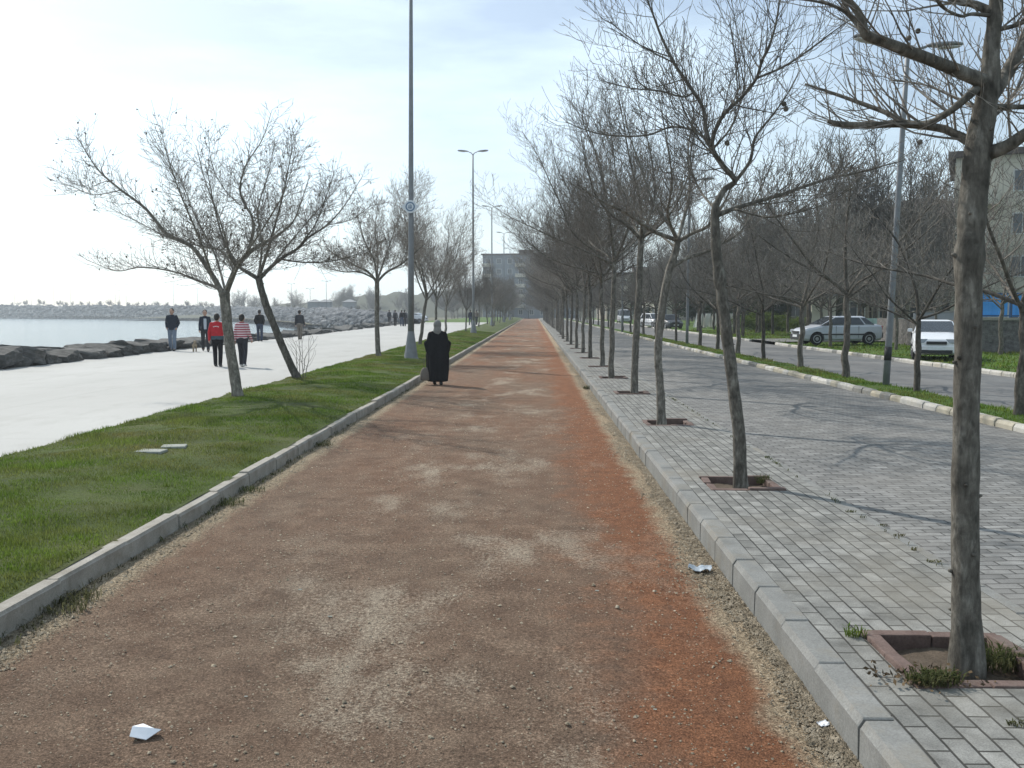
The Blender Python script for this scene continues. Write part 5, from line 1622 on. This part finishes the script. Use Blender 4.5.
iv = np.array([v.co[:] for v in ico.verts]); ifc = np.array([[v.index for v in f.verts] for f in ico.faces]); ico.free()
for i in range(NB):
    u = r2.random() ** 1.25 * seg * .92
    k = min(int(u), seg - 1); f = u - k
    p = pts[k].lerp(pts[k + 1], f)
    tn = (pts[k + 1] - pts[k]); tn.z = 0; tn.normalize(); nr = Vector((tn.y, -tn.x, 0))
    if nr.x < 0 and nr.y < 0: nr.negate()
    d = r2.uniform(.3, 8.6)
    zz = np.interp(d, [q[0] for q in prof], [(q[1] if j < 2 else p.z * q[1]) for j, q in enumerate(prof)])
    s_ = r2.uniform(.35, .85) * (1 + .5 * min(p.y, 400) / 400)
    q = iv * s_ * r2.uniform(.65, 1.3, (12, 1)) * np.array([1.15, 1.15, .75])
    q = q + np.array([p.x + nr.x * (d - 1) * min(1, .22 + .78 * max(0, p.y - 112) / 60), p.y + nr.y * (d - 1) * min(1, .22 + .78 * max(0, p.y - 112) / 60), zz + .08])
    RV.append(q); RF.append(ifc + 12 * i)
ro = bpy.data.objects.new('rocks', tri_mesh('rocks', np.concatenate(RV), np.concatenate(RF), [M['rubble']])); COL.objects.link(ro)
tag(ro, 'heaped grey stones covering the face of the breakwater', 'rocks', kind='stuff')

# thin lamps and small trees on the breakwater
for i, (px, top) in enumerate([(5, 282), (22, 278), (45, 281), (62, 286), (107, 284), (111, 290), (118, 284), (166, 282), (190, 288), (283, 283), (301, 288), (317, 280)]):
    D = float(np.interp(px, [0, 150, 231, 311], [430, 374, 312, 172]))
    x = P(px, 306, D).x
    zb = float(np.interp(D, [163, 232, 308, 372, 428], [1.7, 2.2, 3.0, 3.7, 4.5]))
    Ht = (312 - top) / F_PX * D + 1.85 - zb
    t = thing('street_lamp', 'thin faint lamp post standing on the far breakwater', 'street lamp', (x, D + 8, zb), 0, 'faint lamp posts on the breakwater')
    q = MB(); q.tube([(0, 0, -.3), (0, 0, Ht)], [.06, .035], 6)
    q.build('pole', M['steel_dark'], t, True)
    for s_ in (-1, 1):
        q = MB(); q.tube([(0, 0, Ht - .05), (s_ * .5, 0, Ht + .08), (s_ * .9, 0, Ht + .1)], [.03, .03, .06], 6); q.build('lamp_arm', M['steel_dark'], t, True)
r_ = random.Random(4)
for i in range(75):
    px = 2 + i * 4.9 + r_.uniform(-2, 2)
    if px > 372: break
    D = float(np.interp(px, [0, 150, 231, 311, 340, 372], [430, 374, 312, 185, 165, 150]))
    zb = float(np.interp(D, [163, 232, 308, 372, 428], [1.7, 2.2, 3.0, 3.7, 4.5]))
    plant(PF[i % 3], (P(px, 306, D).x, D + 9 + r_.uniform(0, 5), zb - .3), r_.uniform(0, 6), r_.uniform(.24, .40) * D / 430 + .02, 'little bare tree planted along the top of the breakwater', 'tree', 'little trees along the breakwater', 'young_tree')
for i, px in enumerate((308, 319, 344)):
    D = 190; mbk = MB(); mbk.box((0, 0, 1.0), (1.3, 1.2, 1.2), None, 0, .05)
    t = thing('kiosk', 'small grey hut on the breakwater road, %s' % ('left of the pair', 'dark one beside the slanting trunk', 'low one further right')[i], 'hut', (P(px, 306, D).x, D + 6, 1.8))
    mbk.build('wall', M['wall_grey'], t); q = MB(); q.loft([[(-1.5, -1.4, 2.2), (1.5, -1.4, 2.2), (1.5, 1.4, 2.2), (-1.5, 1.4, 2.2)], [(-.2, -.2, 2.75), (.2, -.2, 2.75), (.2, .2, 2.75), (-.2, .2, 2.75)]]); q.build('roof', M['steel_dark'], t)

# wooded rise beyond the bay
V, F = [], []
nx, ny = 90, 10
for j in range(ny + 1):
    for i in range(nx + 1):
        x = -150 + 215 * i / nx; y = 318 + 130 * j / ny
        e = min(1, j / 4) * min(1, max(0, (x + 150) / 95)) * min(1, max(0, (70 - x) / 20))
        z = -.3 + e * (9.5 + 3.0 * mnoise.fractal(Vector((x * .03, y * .03, 1)), 1, 2, 4) + 1.7 * mnoise.noise(Vector((x * .25, y * .25, 0))))
        V.append((x, y, z))
for j in range(ny):
    for i in range(nx):
        a = j * (nx + 1) + i; F.append((a, a + 1, a + nx + 2, a + nx + 1))
hl = bpy.data.objects.new('hill', tri_mesh('hill', V, F, [M['hill']], smooth=True)); COL.objects.link(hl); tag(hl, kind='structure')
for i in range(48):
    x = r_.uniform(-110, 20); y = r_.uniform(318, 350)
    e = min(1, max(0, (x + 150) / 95)) * min(1, (y - 318) / 52)
    plant(PF[i % 3], (x, y, e * 7.5 - .5), r_.uniform(0, 6), r_.uniform(.55, .95), 'bare tree on the hazy wooded rise beyond the bay', 'tree', 'trees on the wooded rise', 'bare_tree')
V, F = [], []
for j in range(7):
    for i in range(61):
        x = -30 + 620 * i / 60; y = 230 + 300 * j / 6 + max(0, x) * .15
        V.append((x, y, -.3 + min(1, j / 2) * min(1, max(0, (x - 20) / 40)) * (13 + 8 * mnoise.fractal(Vector((x * .012, y * .012, 4)), 1, 2, 4))))
for j in range(6):
    for i in range(60):
        a = j * 61 + i; F.append((a, a + 1, a + 62, a + 61))
hl = bpy.data.objects.new('hill', tri_mesh('hill', V, F, [M['hill']], smooth=True)); COL.objects.link(hl); tag(hl, kind='structure')


# ------------------------------------------------------------------ buildings
def building(label, loc, rz, Wd, Dp, floors, wallm, ncol, fh=2.9, balcony=(), roofm='roof', gable=False, group=None, winh=1.35, winw=1.2, name='apartment_building'):
    """front faces -Y; base centre of the front at loc"""
    t = thing(name, label, 'building', loc, rz, group)
    H = floors * fh + .6
    w = MB(); w.box((0, Dp / 2, H / 2), (Wd / 2, Dp / 2, H / 2)); 
    for f in range(1, floors + 1): w.box((0, Dp / 2, f * fh + .15), (Wd / 2 + .06, Dp / 2 + .06, .10))
    w.build('wall', M[wallm], t)
    r0 = MB()
    if gable:
        r0.loft([[(-Wd / 2 - .6, -.7, H + .002), (Wd / 2 + .6, -.7, H + .002), (Wd / 2 + .6, Dp + .7, H + .002), (-Wd / 2 - .6, Dp + .7, H + .002)], [(-Wd / 2 - .6, -.7, H + .15), (Wd / 2 + .6, -.7, H + .15), (Wd / 2 + .6, Dp + .7, H + .15), (-Wd / 2 - .6, Dp + .7, H + .15)],
                 [(-Wd * .08, Dp * .45, H + 2.3), (Wd * .08, Dp * .45, H + 2.3), (Wd * .08, Dp * .55, H + 2.3), (-Wd * .08, Dp * .55, H + 2.3)]])
    else:
        r0.box((0, Dp / 2, H + .2), (Wd / 2 + .5, Dp / 2 + .5, .2)); r0.box((Wd * .12, Dp / 2, H + 1.1), (1.8, 1.6, .7))
    r0.build('roof', M[roofm], t)
    cw = Wd / ncol
    wm = MB(); wm.box((0, -.02, 0), (winw / 2 + .07, .05, winh / 2 + .07)); wme = wm.mesh('window', [M['frame_white']])
    pm_ = MB(); pm_.box((-winw / 4, -.075, 0), (winw / 4 - .03, .012, winh / 2 - .02)); pm_.box((winw / 4, -.075, 0), (winw / 4 - .03, .012, winh / 2 - .02)); pme = pm_.mesh('pane', [M['pane']])
    for f in range(floors):
        for c in range(ncol):
            o = bpy.data.objects.new('window', wme); COL.objects.link(o); o.parent = t
            o.location = (-Wd / 2 + (c + .5) * cw, 0, f * fh + 1.75)
            p_ = bpy.data.objects.new('pane', pme); COL.objects.link(p_); p_.parent = o
            if c in balcony and f > 0:
                b = MB(); x = -Wd / 2 + (c + .5) * cw
                b.box((x, -.75, f * fh + .18), (cw * .46, .75, .09)); b.box((x, -1.46, f * fh + .68), (cw * .46, .05, .42))
                for s_ in (-1, 1): b.box((x + s_ * (cw * .46 - .05), -.72, f * fh + .68), (.05, .69, .42))
                b.build('balcony', M['wall_pale'], t)
    for side in (-1, 1):       # windows on the flanks
        for f in range(floors):
            for c in range(max(2, int(Dp / 4))):
                o = bpy.data.objects.new('window', wme); COL.objects.link(o); o.parent = t
                o.location = (side * Wd / 2, Dp * (c + .5) / max(2, int(Dp / 4)), f * fh + 1.75); o.rotation_euler = (0, 0, side * PI / 2)
                p_ = bpy.data.objects.new('pane', pme); COL.objects.link(p_); p_.parent = o
    return t


building('hazy grey apartment block with balconies at the end of the path', (P(517, 300, 265).x - .5, 265, 0), R(-6), 19, 13, 6, 'wall_blue', 6, 2.95, (0, 3), 'roof')
building('second hazy block joined to the right of the block at the end of the path', (P(556, 300, 275).x, 277, 0), R(-6), 13, 12, 5, 'wall_blue', 4, 2.95, (), 'roof')
building('brown apartment block with a hipped roof behind the grey hatchback', (P(918, 300, 78).x, 78, .3), R(-24), 12, 11, 3, 'wall_brown', 5, 2.9, (1, 3), 'roof', True)
building('pale apartment block with balconies behind the blue fence', (P(1085, 300, 60).x, 62, .3), R(-25), 14, 12, 4, 'wall_pale', 5, 2.9, (0, 2, 4), 'roof')
building('dark brown low block beyond the bare park trees', (P(838, 300, 108).x, 112, .3), R(8), 16, 12, 3, 'wall_brown', 6, 2.9, (2,), 'roof')
for i, (px, D, w_, fl) in enumerate([(700, 165, 16, 3), (770, 150, 15, 3), (640, 190, 14, 3)]):
    building(['faint pale block hidden in the trees above the white sheeting', 'faint beige block hidden in the trees left of the grey hatchback', 'faint block hidden in the trees at the head of the second road'][i],
             (P(px, 300, D).x, D, .3), R(6), w_, 12, fl, ('wall_beige', 'wall_brown', 'wall_brown')[i], 6, 2.9, (1, 4), 'roof', i == 1)

# ------------------------------------------------------------------ walls, fence panels
sw = thing('stone_wall', 'low rubble stone wall carrying the blue fence, at the right edge', 'wall', (P(978, 350, 36).x - .4, 36.2, ZLAWN))
w = MB()
nx_ = 34
for (A_, B_) in (((0, 0), (9.5, -1.2)), ((0, 0), (1.6, 13))):
    d = Vector((B_[0] - A_[0], B_[1] - A_[1], 0)); Ln = d.length; d.normalize(); nn = Vector((d.y, -d.x, 0)) * .22
    rings = []
    for k in range(nx_ + 1):
        p = Vector((A_[0], A_[1], 0)) + d * Ln * k / nx_
        jz = lambda q: .03 * mnoise.noise(Vector((p.x * 2 + q, p.y * 2, q)))
        rings.append([p + nn * (1 + jz(1)) + Vector((0, 0, -.2)), p + nn * (1 + jz(2) * 3) + Vector((0, 0, .6)), p + nn * (1 + jz(3) * 3) + Vector((0, 0, 1.25)),
                      p - nn + Vector((0, 0, 1.25)), p - nn + Vector((0, 0, -.2))])
    w.loft(rings)
w.build('masonry', M['stonewall'], sw)
w = MB()
w.box((4.75, -.6, 1.305), (4.85, .28, .05), Matrix.Rotation(math.atan2(-1.2, 9.5), 3, 'Z'), 0, .01)
w.build('coping', M['kerb_old'], sw)
bf = thing('metal_fence', 'bright blue sheet metal fence standing on the rubble stone wall', 'fence', (sw.location.x, sw.location.y, ZLAWN + 1.36), math.atan2(-1.2, 9.5))
for k in range(6):
    q = MB()
    x0 = .12 + k * 1.55
    nn_ = 12
    q.loft([[(x0 + 1.36 * i / nn_, .03 * math.sin(i * 1.9), z) for i in range(nn_ + 1)] for z in (.04, .96)], False, 0, False)
    q.loft([[(x0 + 1.36 * i / nn_, .03 * math.sin(i * 1.9) + .012, z) for i in range(nn_ + 1)] for z in (.96, .04)], False, 0, False)
    q.build('panel', M['blue_sheet'], bf)
    q = MB(); q.box((x0 - .08, 0, .52), (.035, .035, .52), None, 0, .006); q.build('post', M['blue_post'], bf)
q = MB(); q.box((4.7, -.045, .93), (4.65, .014, .022)); q.box((4.7, -.045, .08), (4.65, .014, .022)); q.build('rail', M['blue_post'], bf)

gw = thing('concrete_wall', 'plain pale grey concrete wall behind the white hatchback', 'wall', (P(919, 330, 50).x, 50, .3), R(-4))
q = MB(); q.box((1.6, 0, .75), (1.9, .1, .78), None, 0, .01); q.build('panel', M['wall_grey'], gw)
q = MB(); q.box((1.6, 0, 1.57), (1.95, .14, .04), None, 0, .01); q.build('coping', M['kerb_old'], gw)
for i, px in enumerate((874, 897, 852)):
    b = thing('site_board', ['pale mint green board leaning behind the grey hatchback tail', 'pale mint green board left of the white hatchback', 'pale green board hidden behind the grey hatchback roof'][i], 'board', (P(px, 335, 54).x, 54 + i * .2, .32), R(-5))
    q = MB(); q.box((.72, 0, .60), (.74, .03, .56), Matrix.Rotation(R(-5), 3, 'X'), 0, .006); q.build('panel', M['board_green'], b)
    q = MB()
    for s_ in (.1, 1.34): q.tube([(s_, .05, -.1), (s_, .05, .6), (s_, .55, -.05)], [.03, .03, .03], 6)
    q.build('support', M['bark_dark'], b)
for i in range(6):
    px = 693 + i * 8.6
    b = thing('sheeted_frame', 'white sheeted frame, %s of the six in a row at the back of the lawn' % ORD[i], 'screen', (P(px, 327, 90).x, 90 + .2 * i, 0.35), R(-58), 'white sheeted frames at the back of the lawn')
    q = MB()
    q.loft([[(0 + .86 * k / 8, .10 * math.sin(k * 1.1 + i), 0) for k in range(9)], [(0.02 + .84 * k / 8, .45 + .06 * math.sin(k * 1.1 + i), 1.35) for k in range(9)]], False, 0, False)
    q.loft([[(0.02 + .84 * k / 8, .47 + .06 * math.sin(k * 1.1 + i), 1.35) for k in range(9)], [(0 + .86 * k / 8, .92, 0) for k in range(9)]], False, 0, False)
    q.build('sheet', M['board_white'], b, True)
    q = MB(); q.tube([(0, .46, -.05), (0, .46, 1.4), (.86, .46, 1.4), (.86, .46, -.05)], [.03] * 4, 6); q.build('frame', M['steel_dark'], b)
pb = thing('pillar', 'pale concrete pillar among the trunks behind the grey hatchback', 'pillar', (P(822, 320, 58).x, 58, .3))
q = MB(); q.box((0, 0, 1.25), (.75, .3, 1.3), None, 0, .02); q.build('shaft', M['wall_pale'], pb)
q = MB(); q.box((0, 0, 2.6), (.82, .36, .06), None, 0, .01); q.build('cap', M['wall_grey'], pb)

# ------------------------------------------------------------------ litter
def sheet(name, label, cat, px, py, z, s_, mat, seed, up=.25, n=9, asp=.62, rz=0):
    g_ = G(px, py, z)
    V, F = [], []
    r_ = random.Random(seed)
    for j in range(n + 1):
        for i in range(n + 1):
            u, v = -1 + 2 * i / n, -1 + 2 * j / n
            fold = abs(mnoise.noise(Vector((u * 1.2 + seed, v * 1.6, seed * .7))))
            rad_ = 1 - .18 * abs(u * v)
            V.append((u * s_ * rad_, v * s_ * asp * rad_, .003 + up * s_ * (fold + .55 * abs(u * .7 + v * .3) * (v + 1) * .5)))
    k = n + 1
    top = len(V)
    V += [(x, y, z2 - .0015) for x, y, z2 in V]
    for j in range(n):
        for i in range(n):
            a = j * k + i
            F.append((a, a + 1, a + k + 1, a + k)); F.append((top + a, top + a + k, top + a + k + 1, top + a + 1))
    o = bpy.data.objects.new(name, tri_mesh(name, V, F, [mat])); COL.objects.link(o)
    o.location = g_; o.rotation_euler = (0, 0, rz)
    return tag(o, label, cat)


g_ = G(145, 737, .004)
q = MB()
pp = [(-.066, .02, .03), (-.03, .055, .035), (.045, .04, .012), (.068, .012, .03), (.02, -.035, .006), (-.05, -.04, .022), (-.052, -.004, .05), (.01, .004, .042)]
for f_ in ((0, 6, 1), (1, 6, 7), (1, 7, 2), (2, 7, 3), (3, 7, 4), (4, 7, 6), (4, 6, 5), (5, 6, 0)):
    q.poly([pp[k] for k in f_]); q.poly([(pp[k][0] * .98, pp[k][1] * .98, pp[k][2] - .0025) for k in reversed(f_)])
o = q.build('crumpled_paper', M['paper']); o.location = g_
tag(o, 'folded white paper lying alone on the near red path', 'litter')
sheet('paper_scrap', 'small white scrap of paper at the foot of the pavement kerb', 'litter', 823, 725, .012, .030, M['paper'], 7, .6, rz=.4)
sheet('plastic_wrapper', 'clear crumpled plastic wrapper in the gravel by the pavement kerb', 'litter', 700, 570, .015, .085, M['film'], 11, .5, rz=-.3)
for i, (px, py, s_) in enumerate([(597, 591, .013), (300, 590, .013), (330, 617, .014), (246, 697, .009), (539, 590, .012), (655, 710, .009)]):
    sheet('paper_scrap', ['tiny pale scrap in the middle of the red path', 'tiny white scrap on the left half of the path', 'small pale scrap below the left scrap on the path',
                          'tiny white speck right of the crumpled paper', 'tiny scrap beside a bare sandy patch of the path', 'tiny scrap on the orange band of the path'][i], 'litter', px, py, .006, s_, M['slab'], 20 + i, .3)
for i, (px, py, w_) in enumerate([(151, 451.5, .19), (174, 446.5, .17)]):
    g_ = G(px, py, zverge(-5, 13))
    q = MB()
    q.box((0, 0, 0), (w_ * .85, .11, .05), Matrix.Rotation(R(4 * i - 2), 3, 'Z'), 0, .015)
    o = q.build('stone_slab', M['slab']); o.location = (g_.x, g_.y, zverge(g_.x, g_.y) - .028); o.rotation_euler = (0, 0, .2 * i)
    tag(o, ['flat pale slab sunk in the grass, the nearer of two', 'flat pale slab sunk in the grass, the further of two'][i], 'slab')
# clod of dry leaves beside the pavement kerb further on
mb = MB(); weed_mesh(mb, (0, 0, 0), 120, .10, .10, random.Random(3))
o = mb.build('weed_tuft', M['weed']); o.location = G(587, 389, .01); tag(o, 'dark weed tuft at the foot of the pavement kerb midway along the path', 'weed')

# ------------------------------------------------------------------ light, sky, air
SUN_AZ, SUN_EL = R(-43), R(41)         # azimuth from +Y, negative to the left
sd = Vector((math.sin(SUN_AZ) * math.cos(SUN_EL), math.cos(SUN_AZ) * math.cos(SUN_EL), math.sin(SUN_EL)))
sun_d = bpy.data.lights.new('sun', 'SUN')
sun_d.energy = 5.0; sun_d.angle = R(0.5); sun_d.color = (1.0, .95, .87)
sun = bpy.data.objects.new('sun', sun_d); COL.objects.link(sun)
sun.rotation_euler = sd.to_track_quat('Z', 'Y').to_euler()

world = bpy.data.worlds.new('World'); scene.world = world; world.use_nodes = True
nt = world.node_tree
bgn = next(n for n in nt.nodes if n.type == 'BACKGROUND')
sky = nt.nodes.new('ShaderNodeTexSky'); sky.sky_type = 'NISHITA'
sky.sun_disc = False; sky.sun_elevation = SUN_EL; sky.sun_rotation = SUN_AZ % (2 * PI)
sky.air_density = 1.0; sky.dust_density = 1.0; sky.ozone_density = 0.6
tc = nt.nodes.new('ShaderNodeTexCoord')
mp = nt.nodes.new('ShaderNodeMapping'); mp.inputs['Scale'].default_value = (1.0, 1.4, 5.0); mp.inputs['Rotation'].default_value = (0.1, 0.15, .4)
nt.links.new(tc.outputs['Generated'], mp.inputs['Vector'])
nz = nt.nodes.new('ShaderNodeTexNoise'); nz.inputs['Scale'].default_value = 2.2; nz.inputs['Detail'].default_value = 7; nz.inputs['Roughness'].default_value = .55
nt.links.new(mp.outputs[0], nz.inputs['Vector'])
cr = nt.nodes.new('ShaderNodeValToRGB'); cr.color_ramp.elements[0].position = .36; cr.color_ramp.elements[1].position = .66
cr.color_ramp.elements[0].color = (.14, .14, .14, 1); cr.color_ramp.elements[1].color = (.7, .7, .7, 1)
nt.links.new(nz.outputs['Fac'], cr.inputs['Fac'])
mx = nt.nodes.new('ShaderNodeMix'); mx.data_type = 'RGBA'
nt.links.new(cr.outputs['Color'], mx.inputs['Factor'])
nt.links.new(sky.outputs[0], mx.inputs[6]); mx.inputs[7].default_value = (9.4, 11.2, 12.2, 1)
nt.links.new(mx.outputs[2], bgn.inputs['Color'])
bgn.inputs['Strength'].default_value = 0.126

# one closed box of hazy air round the whole place
hz = MB(); hz.box((0, 560, 34), (1260, 780, 36.6))
ho = hz.build('haze', [])
hm = bpy.data.materials.new('haze_air'); hm.use_nodes = True
hn = hm.node_tree
for n in list(hn.nodes):
    if n.type != 'OUTPUT_MATERIAL': hn.nodes.remove(n)
pv = hn.nodes.new('ShaderNodeVolumePrincipled')
pv.inputs['Color'].default_value = (.84, .93, 1.0, 1); pv.inputs['Density'].default_value = 0.0007; pv.inputs['Anisotropy'].default_value = 0.45
hn.links.new(pv.outputs[0], next(n for n in hn.nodes if n.type == 'OUTPUT_MATERIAL').inputs['Volume'])
ho.data.materials.append(hm)
tag(ho, 'thin pale haze over the shore', 'haze', kind='stuff')

scene.view_settings.view_transform = 'Standard'
scene.view_settings.look = 'None'
scene.view_settings.exposure = 0.0
scene.view_settings.gamma = 1.0
scene.cycles.volume_bounces = 0
scene.cycles.max_bounces = 6
scene.cycles.use_denoising = True
